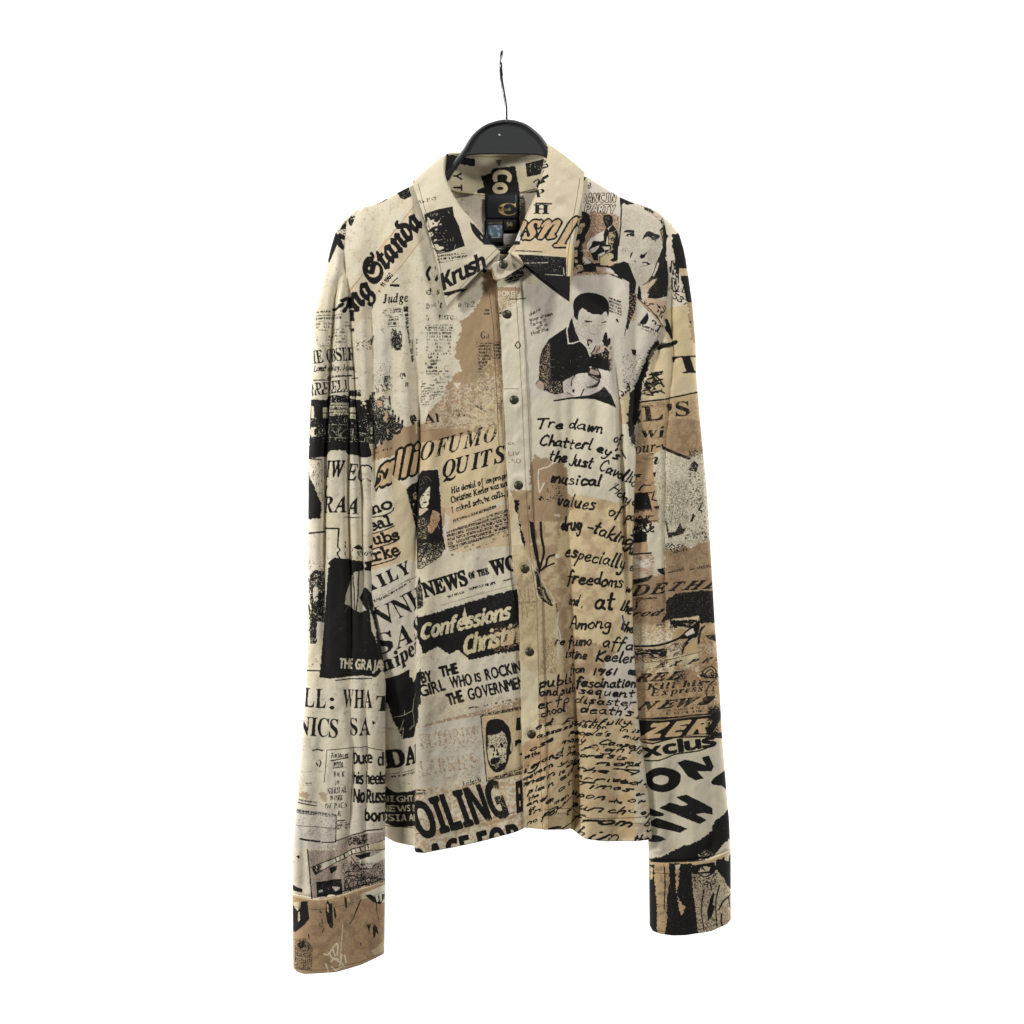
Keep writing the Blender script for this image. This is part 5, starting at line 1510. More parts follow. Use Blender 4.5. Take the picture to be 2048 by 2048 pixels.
    poly(INK, "110,860 160,800 165,840 120,870")
    poly(INK, "230,1120 280,1100 270,1140 240,1145")
    poly(INK, "350,1540 380,1520 390,1560 360,1570")
    line(INK, 26, "320,1610 420,1690 560,1720", sm=1)
    line(C(206, 198, 176), 22, "400,1750 560,1760 720,1745", sm=1)
    fr('B')
    micro("1090,805 1290,780 1380,790 1380,830 1290,850 1100,882", -7, 33, dens=.75, wlen=5)
    txt("Krush", 'sans', 1152, 1138, 1560, 925, 152, up=(-32, -165), bold=4, track=.03)
    poly(INK, "1155,1160 1220,1150 1375,1112 1340,1142 1200,1192 1160,1188", rough=.8)
    poly(INK, "1400,478 1440,500 1480,545 1585,665 1535,692 1470,630 1430,575", rough=.6)
    poly(C(205, 196, 170), "1500,600 1530,640 1515,640", wear=.2)
    line(C(84, 62, 50), 4, "903,95 945,260 985,400 1040,640 1110,850 1160,1150", rough=0)
    line(C(84, 62, 50), 4, "1180,1210 1300,1130 1520,885 1665,735", rough=0)
    poly(INK, "810,60 860,20 870,60 850,85")
    # ================================================================= collar, right leaf
    clip("1096,280 1175,345 1176,356 1162,429 1148,499 1142,612 1039,532 1010,509 1026,480 1046,432 1070,376 1086,330")
    fr('C')
    poly(C(205, 194, 167), "-100,-400 1200,-400 1200,1400 -100,1400", rough=0)
    poly(C(196, 170, 134), "150,640 700,700 690,830 60,760", torn=3, alpha=.45)
    poly(INK, "330,22 385,8 400,40 462,8 470,30 420,60 440,85 380,104 345,70", wear=.1)
    line(INK, 13, "430,-60 460,-75 440,-100 405,-90", sm=1)
    txt("e", 'serif', 395, -120, 455, -120, 70)
    txt("P", 'serif', 345, 240, 438, 224, 78, wear=.05)
    txt("H", 'serif', 322, 398, 470, 402, 92, bold=2)
    line(INK, 14, "345,296 495,302")
    txt("Just", 'serifit', 800, 470, 150, 478, 268, col=C(194, 168, 132), bold=7, outline=(INK, 19), up=(-60, 200), track=.03)
    line(INK, 9, "150,760 400,775 680,792", wear=.25, dash=8)
    poly(INK, "172,798 400,812 632,830 640,1010 668,1010 668,1240 450,1095 240,900", rough=.5)
    speck("190,810 620,835 620,1000 200,880", C(170, 164, 150), .73, sc=1.4)
    line(C(190, 184, 168), 7, "230,885 460,880", wear=.4)
    line(C(190, 184, 168), 7, "430,995 600,1005", wear=.35)
    line(C(190, 184, 168), 9, "605,930 612,1000", wear=.3)
    poly(C(216, 196, 150), "632,700 700,700 700,800 668,1012 634,1012")
    line(C(84, 62, 50), 4, "772,35 735,260 700,450 650,800 640,1010", rough=0)
    line(C(84, 62, 50), 4, "70,770 170,860 440,1080 640,1215", rough=0)
    fr('A')
    clip(None)
    poly(C(26, 29, 33), "725,1290 1030,1280 1025,1520 730,1520", rough=0)
    txt("C", 'serif', 842, 1478, 1000, 1478, 106, col=C(206, 180, 110), rough=0)
    poly(C(26, 29, 33), "846,1405 880,1405 880,1440 846,1440", rough=0)
    txt("just cavalli", 'sans', 846, 1444, 950, 1440, 27, col=C(206, 180, 110), rough=0)
    poly(C(30, 32, 36), "720,1520 1030,1520 1030,1780 720,1780", rough=0)
    txt("roberto cavalli", 'sans', 752, 1558, 878, 1552, 17, col=C(150, 140, 110), rough=0)
    poly(C(104, 128, 146), "756,1570 876,1560 878,1650 850,1678 790,1674 758,1640", rough=.3)
    scribble("770,1575 870,1660", 8, 9, C(190, 206, 216), 61)
    line(C(196, 204, 208), 5, "786,1676 870,1672")
    poly(C(22, 24, 26), "884,1518 1004,1518 1004,1618 884,1618", rough=0)
    txt("56", 'sans', 916, 1578, 968, 1574, 34, col=C(206, 190, 140), rough=0)
    poly(C(226, 222, 214), "888,1640 1030,1634 1030,1750 888,1750", rough=0)
    micro("900,1652 1000,1650 1000,1730 900,1732", 0, 18, col=C(150, 146, 140), dens=.7, wlen=4)


# first pass only gathers the words to be set, second pass prints


def gather():
    g = globals()
    keep = {n: g[n] for n in ('poly', 'line', 'micro', 'speck', 'hand', 'scribble', 'clip', 'tear')}
    for n in keep:
        g[n] = (lambda *a, **k: np.zeros((40, 2))) if n == 'tear' else (lambda *a, **k: None)
    draw_print()
    g.update(keep)


gather()
load_glyphs(set(TXT))
draw_print()
out = np.ones((H, W, 4), np.float32)
out[..., :3] = np.clip(img[::-1], 0, 1)
print_img = bpy.data.images.new('newsprint_pattern', W, H, alpha=False)
print_img.pixels.foreach_set(out.ravel())
print_img.update()
print_img.pack()
del out


# ------------------------------------------------------------------ materials
def node(nt, t, **kw):
    n = nt.nodes.new(t)
    for k, v in kw.items():
        setattr(n, k, v)
    return n


def cloth_material(name, rough=.9, sheen=.04, bump=.25, spec=.25):
    m = bpy.data.materials.new(name)
    m.use_nodes = True
    nt = m.node_tree
    b = nt.nodes['Principled BSDF']
    tex = node(nt, 'ShaderNodeTexImage', image=print_img)
    tex.interpolation = 'Cubic'
    tc = node(nt, 'ShaderNodeTexCoord')
    nt.links.new(tc.outputs['UV'], tex.inputs['Vector'])
    # knit: tiny yarn bumps and soft rumples
    n1 = node(nt, 'ShaderNodeTexNoise')
    n1.inputs['Scale'].default_value = 900
    n1.inputs['Detail'].default_value = 3
    n2 = node(nt, 'ShaderNodeTexNoise')
    n2.inputs['Scale'].default_value = 38
    n2.inputs['Detail'].default_value = 5
    nt.links.new(tc.outputs['Object'], n1.inputs['Vector'])
    nt.links.new(tc.outputs['Object'], n2.inputs['Vector'])
    b1 = node(nt, 'ShaderNodeBump')
    b1.inputs['Strength'].default_value = bump
    b1.inputs['Distance'].default_value = .0006
    b2 = node(nt, 'ShaderNodeBump')
    b2.inputs['Strength'].default_value = .22
    b2.inputs['Distance'].default_value = .003
    nt.links.new(n2.outputs['Fac'], b2.inputs['Height'])
    nt.links.new(n1.outputs['Fac'], b1.inputs['Height'])
    nt.links.new(b2.outputs['Normal'], b1.inputs['Normal'])
    nt.links.new(b1.outputs['Normal'], b.inputs['Normal'])
    # yarn mottling of the dye
    mix = node(nt, 'ShaderNodeMix', data_type='RGBA', blend_type='MULTIPLY')
    ramp = node(nt, 'ShaderNodeMapRange')
    ramp.inputs['From Min'].default_value = .3
    ramp.inputs['From Max'].default_value = .7
    ramp.inputs['To Min'].default_value = .90
    ramp.inputs['To Max'].default_value = 1.06
    nt.links.new(n1.outputs['Fac'], ramp.inputs['Value'])
    mix.inputs['Factor'].default_value = 1
    nt.links.new(tex.outputs['Color'], mix.inputs[6])
    nt.links.new(ramp.outputs['Result'], mix.inputs[7])
    nt.links.new(mix.outputs[2], b.inputs['Base Color'])
    b.inputs['Roughness'].default_value = rough
    b.inputs['Specular IOR Level'].default_value = spec
    b.inputs['Sheen Weight'].default_value = sheen
    b.inputs['Sheen Roughness'].default_value = .5
    return m


def plain_material(name, col, rough=.5, metal=0.0, noise=0.0, scale=200, bump=0.0, spec=.5):
    m = bpy.data.materials.new(name)
    m.use_nodes = True
    nt = m.node_tree
    b = nt.nodes['Principled BSDF']
    b.inputs['Base Color'].default_value = (*col, 1)
    b.inputs['Roughness'].default_value = rough
    b.inputs['Metallic'].default_value = metal
    b.inputs['Specular IOR Level'].default_value = spec
    tc = node(nt, 'ShaderNodeTexCoord')
    n = node(nt, 'ShaderNodeTexNoise')
    n.inputs['Scale'].default_value = scale
    n.inputs['Detail'].default_value = 4
    nt.links.new(tc.outputs['Object'], n.inputs['Vector'])
    r = node(nt, 'ShaderNodeMapRange')
    r.inputs['To Min'].default_value = rough - noise
    r.inputs['To Max'].default_value = rough + noise
    nt.links.new(n.outputs['Fac'], r.inputs['Value'])
    nt.links.new(r.outputs['Result'], b.inputs['Roughness'])
    if bump:
        bp = node(nt, 'ShaderNodeBump')
        bp.inputs['Strength'].default_value = bump
        bp.inputs['Distance'].default_value = .0005
        nt.links.new(n.outputs['Fac'], bp.inputs['Height'])
        nt.links.new(bp.outputs['Normal'], b.inputs['Normal'])
    return m


CLOTH = cloth_material('printed_jersey')
SATIN = cloth_material('woven_label', .42, 0, .1, .5)
PLASTIC = plain_material('black_plastic', (.036, .038, .040), .42, 0, .08, 300, .25)
CHROME = plain_material('chrome_wire', (.16, .16, .17), .22, 1, .05)
BRASS = plain_material('aged_brass', (.085, .078, .054), .42, .8, .12, 500, .3)
PAPER = plain_material('backdrop_paper', (.86, .86, .86), .9, 0, .05, 30)

# ------------------------------------------------------------------ mesh helpers
ROOT = {}


def thing(name, label, cat, loc):
    o = bpy.data.objects.new(name, None)
    scene.collection.objects.link(o)
    o.location = loc
    o.empty_display_size = .05
    o['label'] = label
    o['category'] = cat
    ROOT[o.name] = np.array(loc, float)
    return o


def origin_of(o):
    w = np.zeros(3)
    while o is not None:
        w += np.array(o.location)
        o = o.parent
    return w


def mesh_obj(name, verts, faces, mat, parent=None, uv=None, thick=0.0, offset=0, bevel=0.0, smooth=True, sub=0):
    me = bpy.data.meshes.new(name)
    v = np.asarray(verts, float)
    if parent is not None:
        v = v - origin_of(parent)
    me.from_pydata(v.tolist(), [], [list(map(int, f)) for f in faces])
    if uv is not None:
        l = me.uv_layers.new(name='UVMap')
        idx = np.empty(len(me.loops), int)
        me.loops.foreach_get('vertex_index', idx)
        l.data.foreach_set('uv', np.asarray(uv, np.float32)[idx].ravel())
    me.materials.append(mat)
    if smooth:
        me.polygons.foreach_set('use_smooth', np.ones(len(me.polygons), bool))
    me.update()
    o = bpy.data.objects.new(name, me)
    scene.collection.objects.link(o)
    if parent is not None:
        o.parent = parent
    if thick:
        md = o.modifiers.new('thickness', 'SOLIDIFY')
        md.thickness = thick
        md.offset = offset
        md.use_even_offset = False
    if bevel:
        md = o.modifiers.new('bevel', 'BEVEL')
        md.width = bevel
        md.segments = 2
        md.limit_method = 'ANGLE'
    if sub:
        md = o.modifiers.new('sub', 'SUBSURF')
        md.levels = md.render_levels = sub
    return o


def grid_faces(n, m, closed=False, flip=False):
    """n rows x m columns"""
    i, j = np.meshgrid(np.arange(n - 1), np.arange(m if closed else m - 1), indexing='ij')
    a = i * m + j
    b = i * m + (j + 1) % m
    f = np.stack([a, b, b + m, a + m], -1).reshape(-1, 4)
    return f[:, ::-1] if flip else f


def uvmap(x, y):
    return np.stack([(x - X0) / (X1 - X0), (Y1 - y) / (Y1 - Y0)], -1).reshape(-1, 2)


def world_pts(x, y, d):
    return np.stack([(x - 1024.0) * S, -d * S, ZC + (1024.0 - y) * S], -1).reshape(-1, 3)


def I(y, s):
    q = np.array(pp(s) if isinstance(s, str) else s)
    return np.interp(y, q[:, 0], q[:, 1])


def sm(x):
    x = np.clip(x, 0, 1)
    return x * x * (3 - 2 * x)


def arc_u(x, d, anchor_x, follow=.6):
    """cloth coordinate along each row: equal to x on the flat, longer where the cloth turns away"""
    dx = np.diff(x, axis=1)
    ds = np.hypot(dx, np.diff(d, axis=1)) * follow
    st = np.where(np.abs(dx) >= ds, dx, np.sign(dx) * ds)
    u = np.concatenate([np.zeros((len(x), 1)), np.cumsum(st, 1)], 1)
    k = np.argmin(np.abs(x - anchor_x), axis=1)
    r = np.arange(len(x))
    return u - u[r, k][:, None] + x[r, k][:, None]


# ------------------------------------------------------------------ cut of the shirt (y, x) tables in design units
XL = "369,700 431,697 473,684 504,680 600,688 700,700 800,716 900,728 1062,728 1135,724 1186,726 1238,734 1321,748 1400,760 1690,764"
XR = "345,1345 433,1345 473,1342 560,1339 650,1328 700,1305 774,1268 836,1263 909,1271 1000,1267 1186,1263 1268,1265 1361,1271 1450,1277 1542,1289 1620,1297 1690,1303"
PL = "480,986 540,990 576,995 697,1003 900,1012 1000,1017 1128,1026 1198,1037 1338,1041 1522,1045 1690,1051"
SHL = "660,462 690,442 704,431 722,416 758,405 795,385 826,369 860,352"       # shoulder line, x -> y
SHR = "1130,338 1172,354 1240,396 1300,418 1323,433 1345,450 1370,475"
HEML = "700,1668 771,1675 790,1684 813,1689 830,1691 834,1699 850,1700 906,1692 976,1676 1030,1660 1052,1650 1100,1650"
HEMR = "1030,1652 1052,1650 1096,1653 1138,1656 1149,1663 1172,1674 1211,1679 1249,1680 1310,1675"


LSB = "432,704 442,714 473,692 504,686 560,697 620,706 681,709 733,716 799,728 849,743 1062,743 1135,735 1186,735 1238,745 1321,761 1370,769 1786,769"
RSB = "433,1323 474,1336 560,1333 640,1329 700,1305 774,1266 836,1262 909,1270 1000,1267 1186,1263 1268,1265 1361,1271 1450,1277 1542,1289 1620,1297 1680,1301 1723,1301"


def keep_right(u, b):
    return b + np.abs(u - b)


def keep_left(u, b):
    return b - np.abs(u - b)


def shoulder(x):
    return np.where(x < 1000, I(x, SHL), I(x, SHR))


# folds of the hanging cloth: (path y->x, width, path y->amplitude)
VALL = [("560,742 700,746 900,752 1100,756", 9, "560,0 660,-9 900,-11 1050,-4 1200,0"),
        ("560,790 800,785 1000,795", 14, "560,0 680,-3 850,-7 1000,0"),
        ("540,822 700,832 900,840 1100,842", 11, "540,0 660,-8 860,-13 1050,-8 1200,0"),
        ("560,885 900,890 1400,905 1690,915", 28, "560,0 800,-3 1200,-5 1690,-6"),
        ("700,905 900,912 1100,930", 12, "700,0 860,-3 1000,0"),
        ("620,1152 800,1146 1000,1138 1250,1142 1450,1149 1690,1149", 12, "620,0 760,-5 1000,-9 1250,-11 1420,-15 1690,-30"),
        ("700,1118 1000,1125 1200,1128", 8, "700,0 820,-3 1000,-5 1200,0"),
        ("640,1222 800,1235 1000,1243 1200,1250", 7, "640,0 760,-8 900,-14 1050,-14 1200,-6 1300,0"),
        ("560,1285 700,1270 800,1262", 14, "500,0 600,-6 720,-9 820,0"),
        ("500,1240 700,1200 900,1190", 12, "480,0 600,-4 800,-5 900,0"),
        ("1300,1235 1690,1240", 20, "1250,0 1450,-5 1690,-8"),
        ("1100,966 1690,975", 22, "1000,0 1300,-3 1690,-7"),
        ("1400,1090 1690,1095", 16, "1350,0 1500,3 1690,7"),
        ("420,760 600,740", 20, "400,0 500,-4 640,-3 700,0"),
        ("430,780 640,800", 16, "420,0 540,3 700,0"),
        ("430,1240 640,1180", 18, "420,0 540,-4 640,-2 760,0")]
# left pleat: the front laps over the side
PLEAT_X = "900,846 1000,840 1130,838 1350,836 1500,834 1700,833"
PLEAT_A = "820,0 950,10 1100,20 1250,26 1400,30 1690,34"


def folds(x, y):
    d = np.zeros_like(x)
    for px, w, am in VALL:
        d += 1.7 * I(y, am) * np.exp(-((x - I(y, px)) / w) ** 2 / 1.6)
    d += (fbm(x / 60, y / 150, 41, 3) - .5) * 9 * sm((y - 430) / 200)
    d += (fbm(x / 24 + y / 90, y / 40, 45, 3) - .5) * 3.0
    d += (fbm(x / 10, y / 14 + x / 40, 49, 2) - .5) * .8
    return d


def front_depth(x, y, side):
    base = I(y, "340,2 420,14 500,26 600,34 800,40 1200,40 1690,34")
    es = np.clip((y - shoulder(x)) / 95, 0, 1)
    k = np.sqrt(np.clip(1 - (1 - es) ** 2, 0, 1))
    if side < 0:
        ex = np.clip((x - I(y, XL)) / 46, 0, 1)
    else:
        ex = np.clip((I(y, XR) - x) / 34, 0, 1)
    k2 = np.sqrt(np.clip(1 - (1 - ex) ** 2, 0, 1))
    d = base * k * k2 + folds(x, y) * k * np.clip(ex * 2, 0, 1)
    if side < 0:
        a = I(y, PLEAT_A)
        st = 1 - sm((x - I(y, PLEAT_X) + 5) / 7)
        d = d - a * st + .25 * a * np.exp(-((x - I(y, PLEAT_X) - 14) / 16) ** 2)
    return d


def neck_left(x):
    return I(x, "826,372 845,430 870,490 920,528 960,545 985,552 1045,560")


def neck_right(x):
    return I(x, "985,552 1040,545 1080,500 1120,440 1150,390 1172,356")


YB = 1690.0


def panel(name, side, parent):
    n, m = 480, 190
    s = np.linspace(0, 1, m)[None, :]
    t = np.linspace(0, 1, n)[:, None]
    if side < 0:
        xt = 690 + s * (1028 - 690)
        yt = np.where(xt < 826, I(xt, SHL), neck_left(xt))
    else:
        xt = 1026 + s * (1345 - 1026)
        yt = np.where(xt > 1172, I(xt, SHR), neck_right(xt))
    yr = yt + (YB - yt) * t
    if side < 0:
        a, b = I(yr, XL), I(yr, PL) + 34
        x = a + (b - a) * s
        hem = I(x, HEML)
    else:
        a, b = I(yr, PL) + 40, I(yr, XR)
        x = a + (b - a) * s
        hem = I(x, HEMR)
    y = yr + (hem - YB) * sm((yr - 1480) / (YB - 1480))
    d = front_depth(x, yr, side)
    if side < 0:
        d = d - 3.5 * sm((x - I(yr, PL) + 14) / 12)
    else:
        d = d - 1.0 * sm((I(yr, PL) + 46 - x) / 8)
    # hem turned up twice: a small ridge
    d = d + 1.2 * np.exp(-((y - hem + 36 - 0) / 3.5) ** 2) * (yr > 1500)
    u = arc_u(x, d, 940.0 if side < 0 else 1110.0)
    if side < 0:
        u = x + (u - x) * sm((x - I(y, LSB)) / 40)
    else:
        u = x + (u - x) * (1 - sm((x - 1170) / 50))
    u = keep_right(u, I(y, LSB)) if side < 0 else keep_left(u, I(y, RSB))
    return mesh_obj(name, world_pts(x, y, d), grid_faces(n, m), CLOTH, parent, uvmap(u, y + 0 * x), .0011, -1)


def back(name, parent):
    n, m = 220, 160
    s = np.linspace(0, 1, m)[None, :]
    t = np.linspace(0, 1, n)[:, None]
    xt = 690 + s * (1345 - 690)
    yt = I(xt, "690,442 704,431 722,416 758,405 795,385 826,369 850,364 893,374 968,379 1040,377 1079,368 1140,346 1172,354 1240,396 1300,418 1323,433 1345,450")
    yr = yt + (YB - 62 - yt) * t
    a, b = I(yr, XL), I(yr, XR)
    x = a + (b - a) * s
    es = np.clip((y_ := yr - I(x, "690,442 826,366 860,345 893,330 1000,322 1100,330 1140,344 1172,354 1345,450")) / 60, 0, 1)
    ex = np.clip(np.minimum(x - a, b - x) / 40, 0, 1)
    k = np.sqrt(1 - (1 - es) ** 2) * np.sqrt(1 - (1 - ex) ** 2)
    d = -I(yr, "360,66 500,62 800,52 1690,46") * k + (fbm(x / 55, yr / 160, 71, 3) - .5) * 10 * k
    y = yr + 6 * np.cos((x - 1020) / 110) * sm((yr - 1500) / 180)
    return mesh_obj(name, world_pts(x, y, d), grid_faces(n, m, flip=True), CLOTH, parent, uvmap(x, y), .0011, 1)


# sleeves: tubes given by their left and right edge per height
SL_L = "416,721 424,712 431,704 445,687 469,672 515,659 560,650 597,641 639,630 680,629 732,628 780,625 909,619 1043,618 1186,617 1310,617 1393,614 1536,603 1630,594 1711,588 1784,589"
SL_R = "416,725 431,722 445,716 473,704 504,698 560,706 620,714 681,718 733,724 799,736 849,750 1062,752 1186,746 1238,752 1321,765 1370,770 1786,769"
SR_L = "418,1296 433,1308 473,1316 560,1314 640,1308 700,1288 774,1256 836,1250 909,1256 1000,1254 1186,1252 1361,1260 1450,1266 1542,1278 1620,1288 1680,1299 1723,1301"
SR_R = "418,1306 433,1324 450,1341 470,1357 500,1366 526,1371 609,1383 692,1390 743,1391 836,1399 906,1406 976,1413 1092,1420 1142,1423 1245,1429 1370,1438 1480,1444 1555,1450 1646,1457 1705,1459"
SFOLD_L = [("480,700 600,672 700,664 900,652 1100,650", 6, "470,0 560,-9 700,-11 900,-13 1100,-12 1250,-6 1350,0"),
           ("640,688 800,698 1000,697 1250,704", 5, "600,0 700,-6 900,-11 1100,-11 1250,-8 1400,-3 1500,0"),
           ("520,694 700,706 800,712 1000,724 1200,726", 5, "500,-4 700,-10 900,-9 1100,-8 1300,0"),
           ("500,679 620,684 740,684", 7, "480,0 560,6 700,4 800,0"),
           ("700,640 900,632", 9, "600,0 800,3 1000,3 1200,0"),
           ("1330,690 1500,712 1700,700", 7, "1280,0 1400,-5 1560,-8 1690,-4 1760,0"),
           ("1350,732 1500,735 1700,733", 6, "1300,0 1450,-6 1640,-6 1780,-3"),
           ("1380,650 1600,640 1780,650", 12, "1350,0 1500,-4 1700,-3 1780,-5"),
           ("1640,672 1784,668", 7, "1600,0 1700,-3 1784,-8"), ("1640,610 1784,612", 7, "1600,0 1784,-5")]
SFOLD_R = [("600,1340 700,1345 900,1330 1100,1328 1500,1334", 3.0, "560,0 660,-3 800,-4 1100,-4 1300,-2 1500,0"),
           ("500,1352 640,1340 760,1352", 9, "480,0 560,-5 680,-7 780,0"),
           ("520,1332 680,1320 800,1300", 8, "500,0 600,-6 720,-7 820,0"),
           ("800,1380 1100,1395 1400,1405", 16, "760,0 950,-3 1200,-4 1450,0"),
           ("1080,1362 1300,1376 1500,1390", 14, "1050,0 1200,-4 1400,-4 1560,0"),
           ("1500,1350 1723,1346", 14, "1450,0 1600,-4 1723,-6"), ("1560,1420 1723,1424", 9, "1500,0 1650,-3 1723,-6"),
           ("1560,1390 1723,1386", 8, "1520,0 1650,3 1723,3")]


def tube_depth(th, x, y, half, b, c, fl, seed, pw):
    sn = np.sin(th)
    d = c + b * np.sign(sn) * np.abs(sn) ** pw
    f = np.zeros_like(x)
    for px, w, am in fl:
        f += 1.6 * I(y, am) * np.exp(-((x - I(y, px)) / w) ** 2 / 1.6)
    f += (fbm(x / 40, y / 110, seed, 3) - .5) * 8
    f += (fbm(x / 16 + y / 60, y / 28, seed + 5, 3) - .5) * 3
    e = 1784 if x.mean() < 1000 else 1723
    f *= np.minimum(1, np.abs(sn) * 1.6) * (1 - .75 * sm((y - e + 26) / 26))
    return d + np.where(sn >= 0, f, -f * .7)


def sleeve(name, L, R, cmid, bmid, fl, yt, seam, seed, parent, xa):
    n, m = 420, 200
    t = np.linspace(0, 1, n)[:, None]
    th = (np.linspace(0, 2 * np.pi, m, endpoint=False)[None, :] + np.pi / 2)
    yr = yt + (1784 - yt) * t if xa < 1000 else yt + (1723 - yt) * t
    a, b = I(yr, L), I(yr, R)
    cx, hw = (a + b) / 2, (b - a) / 2
    ct = np.cos(th)
    x = cx - hw * np.sign(ct) * np.abs(ct) ** .92 * 1.0
    yy = yr + 0 * x
    bb = I(yr, bmid) * np.minimum(1, hw / 28)
    end = 1784 if xa < 1000 else 1723
    d = tube_depth(th, x, yy, hw, bb - 5 * sm((yy - end + 7) / 6), I(yr, cmid), fl, seed, .62)
    x = cx + (x - cx) * (1 - .02 * sm((yy - end + 7) / 6))
    sy = I(x, seam)
    y = yy + (sy - end) * sm((yy - (end - 150)) / 150)
    # cloth coordinate: start in the middle of the front and go round both ways
    fx = np.roll(x, m // 2, 1)
    fd = np.roll(d, m // 2, 1)
    u = arc_u(fx, fd, xa) if True else fx
    u = u[:, :]
    V = world_pts(fx, np.roll(y, m // 2, 1), fd)
    # open seam at the back of the arm keeps the print continuous round the tube
    V = V.reshape(n, m, 3)
    V = np.concatenate([V, V[:, :1]], 1)
    du = u[:, -1:] + (u[:, -1:] - u[:, -2:-1])
    u = np.concatenate([u, du], 1)
    yq = np.roll(y, m // 2, 1)
    yq = np.concatenate([yq, yq[:, :1]], 1)
    u = keep_left(u, I(yq, LSB)) if xa < 1000 else keep_right(u, I(yq, RSB))
    return mesh_obj(name, V.reshape(-1, 3), grid_faces(n, m + 1), CLOTH, parent, uvmap(u, yq), .0011, -1)


SEAM_L = "560,1780 589,1784 634,1792 684,1782 725,1769 769,1758"
SEAM_R = "1290,1723 1301,1723 1330,1724 1382,1721 1421,1715 1459,1702"
BOT_L = "591,1929 598,1936 613,1939 676,1934 725,1920 767,1902"
BOT_R = "1302,1852 1306,1860 1318,1864 1343,1867 1369,1866 1421,1858 1453,1845 1460,1838"


def cuff(name, L0, R0, L1, R1, seam, bot, c, b, seed, parent, xa):
    n, m = 70, 160
    t = np.linspace(0, 1, n)[:, None]
    th = (np.linspace(0, 2 * np.pi, m, endpoint=False)[None, :] - np.pi / 2)
    a, e = L0 + (L1 - L0) * t, R0 + (R1 - R0) * t
    cx, hw = (a + e) / 2, (e - a) / 2
    ct = np.cos(th)
    x = cx + hw * np.sign(ct) * np.abs(ct) ** .9
    sn = np.sin(th)
    tt = np.minimum(t / .04, 1)
    d = c + (b + 2 + 3 * tt + .8 * np.exp(-((t - .1) / .05) ** 2)) * np.sign(sn) * np.abs(sn) ** .62
    d = d + (fbm(x / 30, 4 * t + 0 * x, seed, 2) - .5) * 3 * sn
    y = I(x, seam) - 3 + (I(x, bot) - I(x, seam) + 3) * t
    u = arc_u(x, d, xa)
    V = world_pts(x, y, d).reshape(n, m, 3)
    V = np.concatenate([V, V[:, :1]], 1)
    u = np.concatenate([u, u[:, -1:] + (u[:, -1:] - u[:, -2:-1])], 1)
    y = np.concatenate([y, y[:, :1]], 1)
    u = keep_left(u, 769.0) if xa < 1000 else keep_right(u, 1300.0)
    return mesh_obj(name, V.reshape(-1, 3), grid_faces(n, m + 1), CLOTH, parent, uvmap(u, y), .0022, 0)


def loft(name, A, B, parent, bulge, ns=160, nt=24, thick=.0016, mat=None, flip=False, offset=0, wrk=1.0, seed=3, rollw=0.0):
    """cloth between two 3-D edges A and B (lists of x,y,d)"""
    A, B = np.array(A, float), np.array(B, float)

    def res(p):
        q = spline(p, 14)
        k = np.linspace(0, len(q) - 1, ns)
        return np.stack([np.interp(k, np.arange(len(q)), q[:, i]) for i in range(3)], -1)
    a, b = res(A), res(B)
    t = np.linspace(0, 1, nt)[:, None, None]
    p = a[None] * (1 - t) + b[None] * t
    bl = np.sin(np.pi * t[..., 0]) * bulge
    # push outwards from the neck axis
    ax = np.stack([p[..., 0] - 1000, (p[..., 2] + 15)], -1)
    ax /= np.maximum(np.linalg.norm(ax, axis=-1, keepdims=True), 1e-6)
    p[..., 0] += ax[..., 0] * bl * .35
    p[..., 2] += ax[..., 1] * bl + (fbm(p[..., 0] / 26, p[..., 1] / 26, seed, 3) - .5) * 6 * wrk * np.sin(np.pi * t[..., 0])
    if rollw:
        tt = np.linspace(0, 1, nt)[:, None]
        q = np.clip(1 - tt / .16, 0, 1) ** 2
        p[..., 0] -= ax[..., 0] * q * rollw * .5
        p[..., 2] -= ax[..., 1] * q * rollw
    x, y, d = p[..., 0], p[..., 1], p[..., 2]
    return mesh_obj(name, world_pts(x, y, d), grid_faces(nt, ns, flip=flip), mat or CLOTH, parent, uvmap(x, y), thick, offset)


def tube(pts, r, seg=12, ry=None):
    """tube along a 3-D polyline (metres)"""
    p = np.array(pts, float)
    n = len(p)
    tg = np.gradient(p, axis=0)
    tg /= np.linalg.norm(tg, axis=1, keepdims=True)
    up = np.array([0, -1.0, 0])
    V = []
    r = np.broadcast_to(np.asarray(r, float), (n,))
    ry = r if ry is None else np.broadcast_to(np.asarray(ry, float), (n,))
    prev = None
    for i in range(n):
        ref = up if prev is None else prev
        e = ref - tg[i] * np.dot(ref, tg[i])
        if np.linalg.norm(e) < 1e-4:
            e = np.array([1.0, 0, 0])
        e /= np.linalg.norm(e)
        prev = e
        f = np.cross(tg[i], e)
        for k in range(seg):
            a = 2 * np.pi * k / seg
            V.append(p[i] + e * math.cos(a) * r[i] + f * math.sin(a) * ry[i])
    F = grid_faces(n, seg, True).tolist()
    F.append(list(range(seg))[::-1])
    F.append([(n - 1) * seg + k for k in range(seg)])
    return np.array(V), F


def join(parts):
    V, F, o = [], [], 0
    for v, f in parts:
        V.append(np.asarray(v))
        F += [[int(i) + o for i in q] for q in f]
        o += len(v)
    return np.vstack(V), F


def lathe(profile, seg=28):
    V, F = [], []
    for r, h in profile:
        for k in range(seg):
            a = 2 * np.pi * k / seg
            V.append((r * math.cos(a), -h, r * math.sin(a)))
    F = grid_faces(len(profile), seg, True).tolist()
    F.append([(len(profile) - 1) * seg + k for k in range(seg)])
    return np.array(V), F


